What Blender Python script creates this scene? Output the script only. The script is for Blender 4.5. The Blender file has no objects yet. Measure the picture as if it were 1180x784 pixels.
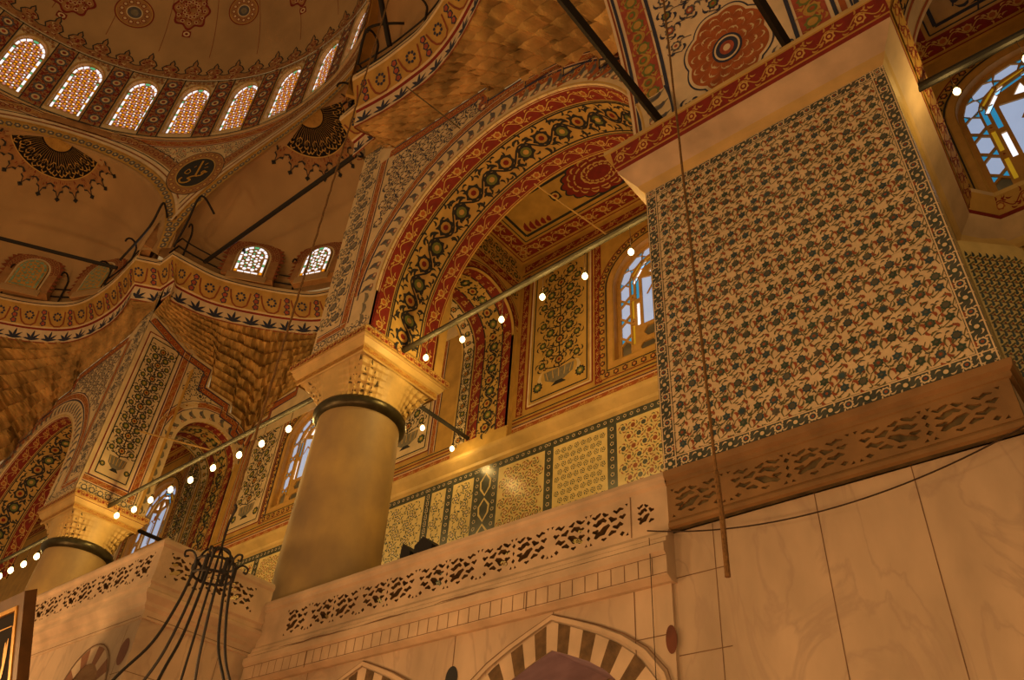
import bpy, math, random
from mathutils import Vector, Matrix
from mathutils.geometry import delaunay_2d_cdt
random.seed(7)
PI = math.pi
sc = bpy.context.scene
COL = sc.collection
EYE = 1.6                                   # camera height above the hall floor; all numbers below are relative to the eye

# ------------------------------------------------------------------ camera
RW = [[0.76743138, 0.63831663, 0.06000796], [-0.36999944, 0.51738159, -0.77163249], [-0.52359286, 0.56997208, 0.63323167]]
FPX = 947.05
cam = bpy.data.cameras.new('camera'); camo = bpy.data.objects.new('camera', cam); COL.objects.link(camo)
cam.sensor_width = 36; cam.lens = FPX / 1180 * 36; cam.clip_end = 300; cam.clip_start = 0.05
rx, dn, fw = [Vector(r) for r in RW]
mw = Matrix(((rx.x, -dn.x, -fw.x, 0), (rx.y, -dn.y, -fw.y, 0), (rx.z, -dn.z, -fw.z, EYE), (0, 0, 0, 1)))
camo.matrix_world = mw
sc.camera = camo

# ------------------------------------------------------------------ exposure, world, hall lights
sc.view_settings.view_transform = 'Standard'; sc.view_settings.look = 'None'
sc.view_settings.gamma = 1; sc.view_settings.use_curve_mapping = False
sc.view_settings.exposure = 0.0
w = bpy.data.worlds.new('world'); sc.world = w; w.use_nodes = True
w.node_tree.nodes['Background'].inputs[0].default_value = (1.0, 0.59, 0.24, 1)
w.node_tree.nodes['Background'].inputs[1].default_value = 0.30
WARM = (1.0, 0.56, 0.22)
def point(name, loc, e, r, col=WARM):
    l = bpy.data.lights.new(name, 'POINT'); l.energy = e; l.shadow_soft_size = r; l.color = col
    o = bpy.data.objects.new(name, l); o.location = (loc[0], loc[1], loc[2] + EYE); COL.objects.link(o); return o
# rings of oil-lamp chandeliers hang low over the hall floor, below the picture
for x, y, z, e, r in ((-2.5, 1.5, -.4, 760, .7), (-9, 1.0, -.3, 640, .8), (-15, 0.5, -.2, 470, .8), (-22, 0, .5, 950, 1.0), (-30, 0, .8, 1300, 1.0), (-23, -9, 1, 3200, 1.0), (1, -6, 0, 500, 1.0)):
    point('chandelier_light', (x, y, z), e, r, (1, .55, .21))

# ------------------------------------------------------------------ pixel -> point on a real plane of the building
def ray(px, py):
    a, b = (px - 590) / FPX, (py - 392) / FPX
    return rx * a + dn * b + fw
def FX(px, py, X): v = ray(px, py); return v * (X / v.x)
def FY(px, py, Y): v = ray(px, py); return v * (Y / v.y)
def FZ(px, py, Z): v = ray(px, py); return v * (Z / v.z)

# ------------------------------------------------------------------ materials
MATS = {}
def lin(h):
    c = [int(h[i:i + 2], 16) / 255 for i in (0, 2, 4)]
    return tuple((x / 12.92 if x <= .04045 else ((x + .055) / 1.055) ** 2.4) for x in c) + (1,)
def mat(name, col, rough=.8, var=.18, scale=3.0, bump=0.0, bscale=20, emit=0, metal=0, stretch=None, col2=None, veins=None):
    m = bpy.data.materials.new(name); m.use_nodes = True; nt = m.node_tree; N = nt.nodes; L = nt.links
    p = N['Principled BSDF']; p.inputs['Roughness'].default_value = rough; p.inputs['Metallic'].default_value = metal
    tc = N.new('ShaderNodeTexCoord'); src = tc.outputs['Object']
    if stretch:
        mp = N.new('ShaderNodeMapping'); mp.inputs['Scale'].default_value = stretch; L.new(src, mp.inputs[0]); src = mp.outputs[0]
    no = N.new('ShaderNodeTexNoise'); no.inputs['Scale'].default_value = scale; no.inputs['Detail'].default_value = 5; L.new(src, no.inputs['Vector'])
    c = lin(col); cr = N.new('ShaderNodeValToRGB'); cr.color_ramp.elements[0].position = .3; cr.color_ramp.elements[1].position = .7
    d = lin(col2) if col2 else tuple(x * (1 - 2 * var) for x in c[:3]) + (1,)
    cr.color_ramp.elements[0].color = d; cr.color_ramp.elements[1].color = tuple(min(1, x * (1 + var)) for x in c[:3]) + (1,)
    L.new(no.outputs[0], cr.inputs[0]); out = cr.outputs[0]
    if veins:
        vc, vs = veins
        n2 = N.new('ShaderNodeTexNoise'); n2.inputs['Scale'].default_value = vs; n2.inputs['Detail'].default_value = 8; n2.inputs['Distortion'].default_value = 1.5
        L.new(src, n2.inputs['Vector'])
        r2 = N.new('ShaderNodeValToRGB'); e = r2.color_ramp.elements; e[0].position = .47; e[1].position = .53
        e[0].color = (0, 0, 0, 1); e[1].color = (0, 0, 0, 1); k = e.new(.5); k.color = (.6, .6, .6, 1)
        L.new(n2.outputs[0], r2.inputs[0])
        mx = N.new('ShaderNodeMix'); mx.data_type = 'RGBA'; L.new(r2.outputs[0], mx.inputs[0]); L.new(out, mx.inputs[6]); mx.inputs[7].default_value = lin(vc); out = mx.outputs[2]
    L.new(out, p.inputs['Base Color'])
    if emit:
        L.new(out, p.inputs['Emission Color']); p.inputs['Emission Strength'].default_value = emit
    if bump:
        nb = N.new('ShaderNodeTexNoise'); nb.inputs['Scale'].default_value = bscale; nb.inputs['Detail'].default_value = 4; L.new(src, nb.inputs['Vector'])
        bp = N.new('ShaderNodeBump'); bp.inputs['Strength'].default_value = bump; bp.inputs['Distance'].default_value = .03; L.new(nb.outputs[0], bp.inputs['Height']); L.new(bp.outputs[0], p.inputs['Normal'])
    MATS[name] = m
mat('marble', 'C4AE92', .6, .17, .9, .10, 9, stretch=(1, 1, .45), veins=('A8937E', .8))
mat('marble_pale', 'CDB698', .65, .13, 1.5, .15, 12)
mat('marble_brown', '8A6A40', .55, .15, 2, .2, 12)
mat('marble_stain', '8A5A3C', .6, .12, 4)
mat('joint', '7A5E46', .9)
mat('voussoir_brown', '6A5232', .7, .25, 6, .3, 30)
mat('inlay', '6E3C24', .5)
mat('underpaint', 'B09CB0', .8, .12, 3)
mat('plaster', 'B99A70', .85, .10, .7, .1, 8)
mat('plaster_dome', 'B4966A', .85, .12, .35, .1, 8)
mat('muq', 'BE9A5C', .8, .25, 1.1, .5, 7, col2='7A6234')
mat('crest', 'A67C4E', .8, .12, 3)
mat('glass_dim', '7A8A5C', .3, .2, 3, emit=.10)
mat('cream', 'D8C49A', .75, .08, 2)
mat('cream2', 'E2CFAE', .75, .08, 2)
mat('gold', 'C9A65A', .55, .10, 2)
mat('ochre', 'BC9648', .6, .12, 2)
mat('stonegold', 'CDB070', .5, .12, 1.5, .15, 12)
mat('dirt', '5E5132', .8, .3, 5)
mat('red', '7E2014', .75, .12, 6)
mat('orange', 'A65A2A', .75, .12, 6)
mat('rust', '8C4A28', .8, .15, 6)
mat('pinkred', 'A4503C', .8, .15, 6)
mat('navy', '2B3350', .7, .1, 6)
mat('slate', '5A5A60', .75, .15, 6)
mat('greyleaf', '7F7A68', .8, .15, 6)
mat('dark', '23262A', .7, .1, 6)
mat('olive', '6E7A3C', .75, .1, 6)
mat('tile_bg', 'DCC8A2', .22, .07, 3)
mat('tile_bg2', 'DCC98E', .22, .07, 3)
mat('tile_blue', '36505A', .22, .2, 2)
mat('tile_teal', '3A5040', .22, .2, 2)
mat('tile_grey', '5C5A4C', .22, .2, 2)
mat('tile_red', '94502E', .25, .15, 5)
mat('tile_green', '62603A', .25, .15, 5)
mat('tile_border', '4A5048', .25, .2, 3)
mat('column_stone', 'B59A62', .6, .14, .9, .06, 8, col2='8E7A5C', stretch=(1, 1, .7))
mat('bronze', '4A4632', .35, .15, 6, metal=.6)
mat('iron', '120D0A', .6, .1, 6)
mat('steel_rod', '332E1E', .65, .15, 6)
mat('rope', '7A5A30', .9, .2, 30, .5, 60)
mat('cable', '3A2A1C', .8)
mat('glass_white', 'EDF3FF', .3, .02, 3, emit=1.05)
mat('glass_yellow', 'E89A14', .3, .05, 3, emit=.9)
mat('glass_green', '59B884', .3, .05, 3, emit=.75)
mat('glass_pink', 'C88A80', .3, .05, 3, emit=.6)
mat('glass_sky', '9DB0D0', .3, .04, .8, emit=.8)
mat('glass_cyan', '2E8CB8', .3, .05, 3, emit=.75)
mat('glass_amber', 'B08A1C', .3, .05, 3, emit=.6)
mat('glass_red', '8C1A10', .3, .05, 3, emit=.35)
mat('glass_dark', '6C6244', .3, .3, 1.5, emit=.12)
mat('lattice', 'C49A54', .7, .08, 3)
mat('lattice_dark', 'C89A4C', .7, .08, 3)
mat('bulb', 'FFD890', .3, 0, 1, emit=9)
mat('black', '0B0A09', .95, .1, 3)
mat('wood', '5A3E1C', .45, .2, 3)
mat('gilt', 'C89A3A', .35, .1, 3, metal=.3)

# ------------------------------------------------------------------ mesh builder
class MB:
    def __init__(s): s.v = []; s.f = []; s.m = []; s.names = []
    def mi(s, n):
        if n not in s.names: s.names.append(n)
        return s.names.index(n)
    def face(s, pts, m):
        b = len(s.v); s.v += [tuple(p) for p in pts]; s.f.append(tuple(range(b, b + len(pts)))); s.m.append(s.mi(m))
    def grid(s, fn, nu, nv, m):
        b = len(s.v); k = s.mi(m)
        for j in range(nv + 1):
            for i in range(nu + 1): s.v.append(tuple(fn(i / nu, j / nv)))
        for j in range(nv):
            for i in range(nu):
                a = b + j * (nu + 1) + i; s.f.append((a, a + 1, a + nu + 2, a + nu + 1)); s.m.append(k)
    def box(s, x0, x1, y0, y1, z0, z1, m):
        p = [(x0, y0, z0), (x1, y0, z0), (x1, y1, z0), (x0, y1, z0), (x0, y0, z1), (x1, y0, z1), (x1, y1, z1), (x0, y1, z1)]
        b = len(s.v); s.v += p; k = s.mi(m)
        for f in ((0, 3, 2, 1), (4, 5, 6, 7), (0, 1, 5, 4), (1, 2, 6, 5), (2, 3, 7, 6), (3, 0, 4, 7)):
            s.f.append(tuple(b + i for i in f)); s.m.append(k)
    def tube(s, pts, r, m, n=8, cap=True, r2=None):
        pts = [Vector(p) for p in pts]; b = len(s.v); k = s.mi(m); L = len(pts)
        ref = None
        for i, p in enumerate(pts):
            t = (pts[min(i + 1, L - 1)] - pts[max(i - 1, 0)]).normalized()
            if ref is None: ref = Vector((0, 0, 1)) if abs(t.z) < .9 else Vector((1, 0, 0))
            a = (ref - t * ref.dot(t)).normalized(); c = t.cross(a); ref = a
            rr = r if r2 is None else r + (r2 - r) * i / (L - 1)
            for j in range(n):
                q = p + (a * math.cos(2 * PI * j / n) + c * math.sin(2 * PI * j / n)) * rr; s.v.append(tuple(q))
        for i in range(L - 1):
            for j in range(n):
                a0 = b + i * n + j; a1 = b + i * n + (j + 1) % n; s.f.append((a0, a1, a1 + n, a0 + n)); s.m.append(k)
        if cap:
            s.f.append(tuple(b + j for j in range(n))[::-1]); s.m.append(k)
            s.f.append(tuple(b + (L - 1) * n + j for j in range(n))); s.m.append(k)
    def lathe(s, prof, cx, cy, m, n=48):
        b = len(s.v); k = s.mi(m)
        for r, z in prof:
            for j in range(n): s.v.append((cx + r * math.cos(2 * PI * j / n), cy + r * math.sin(2 * PI * j / n), z))
        for i in range(len(prof) - 1):
            for j in range(n):
                a0 = b + i * n + j; a1 = b + i * n + (j + 1) % n; s.f.append((a0, a1, a1 + n, a0 + n)); s.m.append(k)
    def sweep(s, path, outs, prof, m, caps=False):
        # profile points (o, z): o along the outward direction of each path point, z absolute (or per-point m list)
        b = len(s.v); P = len(prof)
        for p, o in zip(path, outs):
            for q in prof: s.v.append((p[0] + o[0] * q[0], p[1] + o[1] * q[0], q[1]))
        for i in range(len(path) - 1):
            for j in range(P - 1):
                a0 = b + i * P + j; s.f.append((a0, a0 + 1, a0 + P + 1, a0 + P)); s.m.append(s.mi(m[j] if isinstance(m, (list, tuple)) else m))
    def build(s, name, parent=None, loc=(0, 0, 0), smooth=False, local=False):
        me = bpy.data.meshes.new(name)
        if local: vs = s.v
        else: vs = [(a - loc[0], b - loc[1], c - loc[2]) for a, b, c in s.v]
        me.from_pydata(vs, [], s.f)
        for n in s.names: me.materials.append(MATS[n])
        me.polygons.foreach_set('material_index', s.m)
        if smooth: me.polygons.foreach_set('use_smooth', [True] * len(s.f))
        me.validate(); me.update()
        o = bpy.data.objects.new(name, me); COL.objects.link(o)
        if parent: o.parent = parent
        else: o.location = (loc[0], loc[1], loc[2] + EYE)
        return o
def tag(o, label=None, cat=None, group=None, kind=None):
    if label: o['label'] = label
    if cat: o['category'] = cat
    if group: o['group'] = group
    if kind: o['kind'] = kind
    return o
def empty(name, loc, label=None, cat=None, group=None, rz=0, kind=None):
    o = bpy.data.objects.new(name, None); o.location = (loc[0], loc[1], loc[2] + EYE); o.rotation_euler = (0, 0, rz); o.empty_display_size = .2
    COL.objects.link(o); return tag(o, label, cat, group, kind)

# ------------------------------------------------------------------ surfaces: (u, v, height) -> point
def SY(Y): return lambda u, v, h=0: (u, Y - h, v)
def SX(X, s=1): return lambda u, v, h=0: (X + s * h, u, v)
def SZ(Z): return lambda u, v, h=0: (u, v, Z - h)

# ------------------------------------------------------------------ painted ornament, drawn as thin raised pieces of the surface's own mesh
JC = [0]
def jit(h): JC[0] = (JC[0] + 1) % 61; return h + JC[0] * 3e-5
def poly(m, S, pts, c, h):
    h = jit(h); m.face([S(u, v, h) for u, v in pts], c)
def fan(m, S, cu, cv, pts, c, h):
    h = jit(h)
    b = len(m.v); k = m.mi(c); n = len(pts); R_ = max(math.hypot(u - cu, v - cv) for u, v in pts)
    if R_ > .45:                 # large pieces follow the curved surface in rings
        q = max(2, int(R_ / .22)); m.v.append(tuple(S(cu, cv, h)))
        for j in range(1, q + 1): m.v += [tuple(S(cu + (u - cu) * j / q, cv + (v - cv) * j / q, h)) for u, v in pts]
        for i in range(n):
            i2 = (i + 1) % n; m.f.append((b, b + 1 + i, b + 1 + i2)); m.m.append(k)
            for j in range(q - 1): a = b + 1 + j * n; m.f.append((a + i, a + n + i, a + n + i2, a + i2)); m.m.append(k)
        return
    m.v.append(tuple(S(cu, cv, h))); m.v += [tuple(S(u, v, h)) for u, v in pts]
    for i in range(n): m.f.append((b, b + 1 + i, b + 1 + (i + 1) % n)); m.m.append(k)
def rect(m, S, u0, u1, v0, v1, c, h=0, step=.6):
    h = jit(h)
    nu = max(1, int(abs(u1 - u0) / step)); nv = max(1, int(abs(v1 - v0) / step))
    m.grid(lambda a, b: S(u0 + (u1 - u0) * a, v0 + (v1 - v0) * b, h), nu, nv, c)
def stroke(m, S, pts, w, c, h, closed=False, taper=False):
    h = jit(h); n = len(pts); b = len(m.v); k = m.mi(c)
    for i, (u, v) in enumerate(pts):
        p, q = (pts[(i - 1) % n], pts[(i + 1) % n]) if closed else (pts[max(i - 1, 0)], pts[min(i + 1, n - 1)])
        dx, dy = q[0] - p[0], q[1] - p[1]; l = math.hypot(dx, dy) or 1; ww = w / 2
        if not closed and 0 < i < n - 1:
            ax, ay = u - p[0], v - p[1]; la = math.hypot(ax, ay) or 1; cs = (ax * dx + ay * dy) / (la * l); ww = ww / max(.5, cs)
        if taper: ww *= math.sin(PI * (i + .3) / (n - .4)) + .08
        nx, ny = -dy / l * ww, dx / l * ww
        m.v.append(tuple(S(u + nx, v + ny, h))); m.v.append(tuple(S(u - nx, v - ny, h)))
    for i in range(n if closed else n - 1):
        a = b + 2 * i; d = b + 2 * ((i + 1) % n); m.f.append((a, a + 1, d + 1, d)); m.m.append(k)
def seg(p, q, step=.4):
    n = max(1, int(math.hypot(q[0] - p[0], q[1] - p[1]) / step)); return [(p[0] + (q[0] - p[0]) * i / n, p[1] + (q[1] - p[1]) * i / n) for i in range(n + 1)]
def line(m, S, p, q, w, c, h): stroke(m, S, seg(p, q), w, c, h)
def frame(m, S, u0, u1, v0, v1, w, c, h):
    for a, b in (((u0, v0), (u1, v0)), ((u0, v1), (u1, v1)), ((u0, v0), (u0, v1)), ((u1, v0), (u1, v1))): line(m, S, a, b, w, c, h)
def flower(m, S, u, v, r, c1, c2=None, c3=None, h=.006, n=10, ph=0, sh=.78):
    fan(m, S, u, v, [(u + r * (1 if i % 2 else sh) * math.cos(PI * i / n + ph), v + r * (1 if i % 2 else sh) * math.sin(PI * i / n + ph)) for i in range(2 * n)], c1, h)
    if c2: fan(m, S, u, v, [(u + r * .58 * math.cos(PI * i / 5), v + r * .58 * math.sin(PI * i / 5)) for i in range(10)], c2, h + .003)
    if c3: fan(m, S, u, v, [(u + r * .3 * math.cos(PI * i / 4), v + r * .3 * math.sin(PI * i / 4)) for i in range(8)], c3, h + .006)
def leaf(m, S, u, v, ang, L, W, c, h=.005, bend=.5):
    pts = []; n = 4; up = []; dnn = []
    for i in range(n + 1):
        t = i / n; a = ang + bend * (t - .5); x = u + L * t * math.cos(a); y = v + L * t * math.sin(a); ww = W / 2 * math.sin(PI * (t * .9 + .08))
        up.append((x - math.sin(a) * ww, y + math.cos(a) * ww)); dnn.append((x + math.sin(a) * ww, y - math.cos(a) * ww))
    poly(m, S, up + dnn[::-1], c, h)
def scroll(m, S, u0, u1, vc, hw, per, stem, leafc, fl, h=.006, fr=.62, vertical=False):
    T = (lambda u, v, hh=0: S(v, u, hh)) if vertical else S
    n = max(1, round((u1 - u0) / per)); per = (u1 - u0) / n; pts = []
    for i in range(n * 10 + 1):
        u = u0 + per * i / 10; pts.append((u, vc + hw * .5 * math.sin(2 * PI * i / 10)))
    if stem: stroke(m, T, pts, hw * .12, stem, h)
    for k in range(2 * n):
        u = u0 + per * (k + .5) / 2; s = 1 if k % 2 == 0 else -1; v = vc - s * hw * .12
        f = fl[k % len(fl)]
        if f: flower(m, T, u, v, hw * fr, f[0], f[1], f[2], h + .004, n=7)
        for q in range(3):
            leaf(m, T, u + per * .22 * (q - 1) + per * .1, vc + s * hw * (.62), (0.9 if s > 0 else -.9) + q * .9 * -s, hw * .62, hw * .22, leafc, h + .003, bend=1.2)
        leaf(m, T, u - per * .2, vc - s * hw * .3, 2.6 * -s, hw * .7, hw * .22, leafc, h + .003, bend=-1.4)
def field(m, S, u0, u1, v0, v1, cell, fls, lc, r=.3, inside=None, h=.006, stems=None, leaves=5, cu=None):
    cu = cu or cell; nu = max(1, round((u1 - u0) / cu)); nv = max(1, round((v1 - v0) / cell)); du = (u1 - u0) / nu; dv = (v1 - v0) / nv; k = 0
    for j in range(nv):
        for i in range(nu + (j % 2)):
            u = u0 + du * (i + .5 - .5 * (j % 2)); v = v0 + dv * (j + .5)
            if u < u0 + du * r * .8 or u > u1 - du * r * .8: continue
            u += random.uniform(-.05, .05) * du; v += random.uniform(-.05, .05) * dv
            if inside and not inside(u, v): continue
            f = fls[(i + 2 * j) % len(fls)]
            if stems:
                stroke(m, S, [(u, v), (u + du * .22, v + dv * .35), (u + du * .1, v + dv * .75)], cell * .05, stems, h)
                stroke(m, S, [(u, v), (u - du * .3, v - dv * .25), (u - du * .5, v + dv * .2)], cell * .05, stems, h)
            if f: flower(m, S, u, v, cell * r, f[0], f[1], f[2], h + .004, n=8, ph=random.random())
            for q in range(leaves):
                a = 2 * PI * q / leaves + (i + j) * .7; uu = u + math.cos(a) * cell * (r + .05); vv = v + math.sin(a) * cell * (r + .05)
                leaf(m, S, uu, vv, a + .9, cell * .4, cell * .16, lc[q % len(lc)], h + .002, bend=1.5)
def arcpts(cx, cz, r, a0, a1, n=32): return [(cx + r * math.cos(math.radians(a0 + (a1 - a0) * i / n)), cz + r * math.sin(math.radians(a0 + (a1 - a0) * i / n))) for i in range(n + 1)]
def inpoly(x, y, P):
    c = False; n = len(P); j = n - 1
    for i in range(n):
        if (P[i][1] > y) != (P[j][1] > y) and x < (P[j][0] - P[i][0]) * (y - P[i][1]) / (P[j][1] - P[i][1]) + P[i][0]: c = not c
        j = i
    return c
def plate(m, S, outer, holes, t, c, cside=None, back=True):
    """flat piece with real openings: front at height 0, back at height -t"""
    vs = []; es = []
    for L in [outer] + holes:
        b = len(vs); vs += [Vector(p) for p in L]; es += [(b + i, b + (i + 1) % len(L)) for i in range(len(L))]
    r = delaunay_2d_cdt(vs, es, [], 0, 1e-5); V, F = r[0], r[2]
    bb = [(min(p[0] for p in H), max(p[0] for p in H), min(p[1] for p in H), max(p[1] for p in H)) for H in holes]
    b = len(m.v); k = m.mi(c); n = len(V)
    m.v += [tuple(S(p.x, p.y, 0)) for p in V]
    if back: m.v += [tuple(S(p.x, p.y, -t)) for p in V]
    for f in F:
        x = sum(V[i].x for i in f) / 3; y = sum(V[i].y for i in f) / 3
        if not inpoly(x, y, outer): continue
        if any(q[0] <= x <= q[1] and q[2] <= y <= q[3] and inpoly(x, y, H) for q, H in zip(bb, holes)): continue
        m.f.append(tuple(b + i for i in f)); m.m.append(k)
        if back: m.f.append(tuple(b + n + i for i in f)[::-1]); m.m.append(k)
    for L in [outer] + holes:
        for i in range(len(L)):
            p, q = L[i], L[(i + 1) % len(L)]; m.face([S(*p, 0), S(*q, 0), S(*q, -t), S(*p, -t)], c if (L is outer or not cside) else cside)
F_DARK = ('dark', 'ochre', 'red'); F_DARK2 = ('dark', 'olive', 'gold'); F_GREY = ('slate', 'cream', 'pinkred'); F_RED = ('gold', 'orange', None); F_GOLD = ('gold', 'red', 'gold')
DEF = [F_DARK, F_DARK2]
def redband(m, S, u0, u1, vc, hw, per=.9, vertical=False):
    T = (lambda u, v, hh=0: S(v, u, hh)) if vertical else S
    rect(m, T, u0, u1, vc - hw, vc + hw, 'red', .004, step=.35)
    scroll(m, T, u0, u1, vc, hw * .9, per, 'gold', 'gold', [F_RED, None], h=.008, fr=.6)
def orangeband(m, S, u0, u1, vc, hw, per=.5, vertical=False):
    T = (lambda u, v, hh=0: S(v, u, hh)) if vertical else S
    rect(m, T, u0, u1, vc - hw, vc + hw, 'orange', .004, step=.5)
    for s in (-1, 1): line(m, T, (u0, vc + s * hw * 1.1), (u1, vc + s * hw * 1.1), .03, 'navy', .008); line(m, T, (u0, vc + s * hw * .8), (u1, vc + s * hw * .8), .03, 'cream2', .008)
    scroll(m, T, u0, u1, vc, hw * .65, per, 'gold', 'gold', [('gold', 'red', None), None], h=.008, fr=.45)
def darkband(m, S, u0, u1, vc, hw, per=1.5, bg='gold', vertical=False):
    T = (lambda u, v, hh=0: S(v, u, hh)) if vertical else S
    rect(m, T, u0, u1, vc - hw, vc + hw, bg, .004, step=.35)
    for s in (-1, 1): line(m, T, (u0, vc + s * hw * .97), (u1, vc + s * hw * .97), .05, 'dark', .008)
    scroll(m, T, u0, u1, vc, hw * .86, per, 'dark', 'dark', DEF, h=.009, fr=.62)
    for i in range(int((u1 - u0) / (hw * .34))):
        u = u0 + hw * .34 * (i + .5)
        for sg in (-1, 1): leaf(m, T, u, vc + sg * hw * (.62 + .16 * math.sin(i * 2.4)), sg * (.5 + (i % 3)), hw * .34, hw * .15, 'dark', .010, 1.4 * sg)
def leafband(m, S, u0, u1, vc, hw, per=.6, bg='cream', c='greyleaf'):
    rect(m, S, u0, u1, vc - hw, vc + hw, bg, .004, step=.4)
    n = max(1, int((u1 - u0) / per))
    for i in range(n):
        u = u0 + (u1 - u0) * (i + .2) / n
        leaf(m, S, u, vc - hw * .5, .7, hw * 1.5, hw * .7, c, .008, bend=1.3); leaf(m, S, u + per * .3, vc + hw * .6, -.9, hw * 1.0, hw * .45, 'slate', .009, bend=-1.3)
        flower(m, S, u + per * .5, vc - hw * .4, hw * .25, 'pinkred', 'cream', None, .01, n=5)
def vasepanel(m, S, u0, u1, v0, v1, bg='gold', cell=.5):
    rect(m, S, u0, u1, v0, v1, bg, .004); frame(m, S, u0 + .07, u1 - .07, v0 + .07, v1 - .07, .05, 'dark', .008)
    c = (u0 + u1) / 2; W = (u1 - u0); b = v0 + .35
    bw = W * .26
    poly(m, S, [(c - bw, b + .62), (c - bw * .9, b + .3), (c - bw * .35, b + .12), (c + bw * .35, b + .12), (c + bw * .9, b + .3), (c + bw, b + .62)], 'greyleaf', .009)
    poly(m, S, [(c - bw * .5, b), (c + bw * .5, b), (c + bw * .2, b + .14), (c - bw * .2, b + .14)], 'dark', .009)
    for q in range(5): line(m, S, (c - bw * .7 + q * bw * .35, b + .28), (c - bw * .85 + q * bw * .42, b + .6), .03, 'gold', .012)
    line(m, S, (c, b + .6), (c, v1 - .5), .05, 'dark', .008)
    for sgn in (-1, 1):
        leaf(m, S, c + sgn * bw * 1.1, b + .25, PI / 2 - sgn * .5, .5, .16, 'cream', .009, 1.3 * sgn); flower(m, S, c + sgn * W * .36, b + .15, W * .09, *F_DARK2, .009)
    y = b + .95; k = 0
    while y < v1 - .35:
        off = (.0, .30) if k % 2 == 0 else (.17,)
        for o in off:
            for sgn in ((-1, 1) if o else (1,)):
                r = cell * (.34 if o < .3 else .27); flower(m, S, c + sgn * o * W, y, r, *(DEF[(k + (o > .2)) % 2]), .010, n=9)
                stroke(m, S, [(c, y - cell * .5), (c + sgn * o * W * .7, y - cell * .3), (c + sgn * o * W, y)], .04, 'dark', .008)
                for q in range(5): a = q * 1.25 + k; leaf(m, S, c + sgn * o * W + math.cos(a) * r * 1.1, y + math.sin(a) * r * 1.1, a + 1, cell * .38, cell * .12, 'dark', .009, 1.4)
        y += cell * .72; k += 1
    frame(m, S, u0 - .06, u1 + .06, v0 - .06, v1 + .06, .06, 'cream2', .006); frame(m, S, u0 - .13, u1 + .13, v0 - .13, v1 + .13, .05, 'red', .006)

# ================================================================== SETTING: floor
XP0, XP1 = -5.72, -0.78                        # tiled pier
YB = 16.1                                      # back wall of the galleries
m = MB(); m.box(-60, 25, -40, 30, -1.75, -1.6, 'rust'); tag(m.build('floor'), kind='structure')

# lower marble wall of the pier with its slabs
m = MB(); m.box(XP0, 0.5, 10.06, 12, -1.6, 5.72, 'marble'); m.box(XP0, -.78, 10.06, 12, 5.7, 6.6, 'marble')
S = SY(10.06)
for (a, b) in (((938.9, 572), (979, 782)), ((1049.9, 537.6), (1116.8, 782)), ((822, 614), (835.6, 782))):
    p = FY(*a, 10.06); q = FY(*b, 10.06); line(m, S, (p.x, 5.72), (q.x, q.z), .013, 'joint', .003); line(m, S, (q.x, q.z), (q.x, -1.5), .013, 'joint', .003)
for x0, x1, z in ((-5.7, -4.9, 3.9), (-5.7, -4.9, 5.0)): line(m, S, (x0, z), (x1, z), .015, 'joint', .003)
tag(m.build('wall_front'), kind='structure')

# ------------------------------------------------------------------ pierced / carved frieze pattern
def slot(pts, w):
    n = len(pts); up = []; dw = []
    for i, (u, v) in enumerate(pts):
        p = pts[max(i - 1, 0)]; q = pts[min(i + 1, n - 1)]; dx, dy = q[0] - p[0], q[1] - p[1]; l = math.hypot(dx, dy); ww = 1.55 * w * (.35 + .65 * math.sin(PI * (i + .15) / (n - .7)))
        up.append((u - dy / l * ww / 2, v + dx / l * ww / 2)); dw.append((u + dy / l * ww / 2, v - dx / l * ww / 2))
    return up + dw[::-1]
CELL = [
    slot([(.10, .86), (.17, .80), (.24, .86), (.31, .92)], .07), slot([(.36, .90), (.43, .80), (.50, .82)], .07),
    slot([(.12, .64), (.20, .58), (.28, .66), (.36, .70), (.44, .62)], .10), slot([(.52, .72), (.60, .60), (.70, .62)], .09),
    slot([(.16, .20), (.24, .30), (.34, .32), (.42, .44), (.52, .50)], .12), slot([(.10, .42), (.18, .38), (.24, .44)], .08),
    slot([(.50, .18), (.58, .26), (.68, .24)], .08), slot([(.60, .42), (.70, .36), (.78, .44), (.84, .38)], .09),
    slot([(.62, .88), (.70, .80), (.78, .88), (.86, .84)], .07), slot([(.76, .66), (.84, .60), (.90, .68)], .08),
    slot([(.32, .14), (.38, .10), (.44, .14)], .06),
    [(-.03, .50), (0, .42), (.03, .50), (0, .58)], [(-.05, .74), (0, .66), (.05, .74), (0, .82)], [(-.05, .26), (0, .18), (.05, .26), (0, .34)],
    [(.03, .97), (.10, .97), (.05, .88)], [(.90, .97), (.97, .97), (.95, .88)], [(.03, .03), (.10, .03), (.05, .12)], [(.90, .03), (.97, .03), (.95, .12)], [(.76, .12), (.82, .05), (.88, .14), (.82, .20)]]
def friezeholes(u0, u1, v0, v1, per=1.08):
    per *= .8; n = max(1, round((u1 - u0) / per)); p = (u1 - u0) / n; H = []
    for i in range(n):
        for c in CELL:
            fl = i % 2
            P = [(((1 - x) if fl else x), y) for x, y in c]
            P = [(u0 + p * (i + x), v0 + (v1 - v0) * y) for x, y in P]
            if min(q[0] for q in P) < u0 or max(q[0] for q in P) > u1: continue
            H.append(P)
    return H

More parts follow.
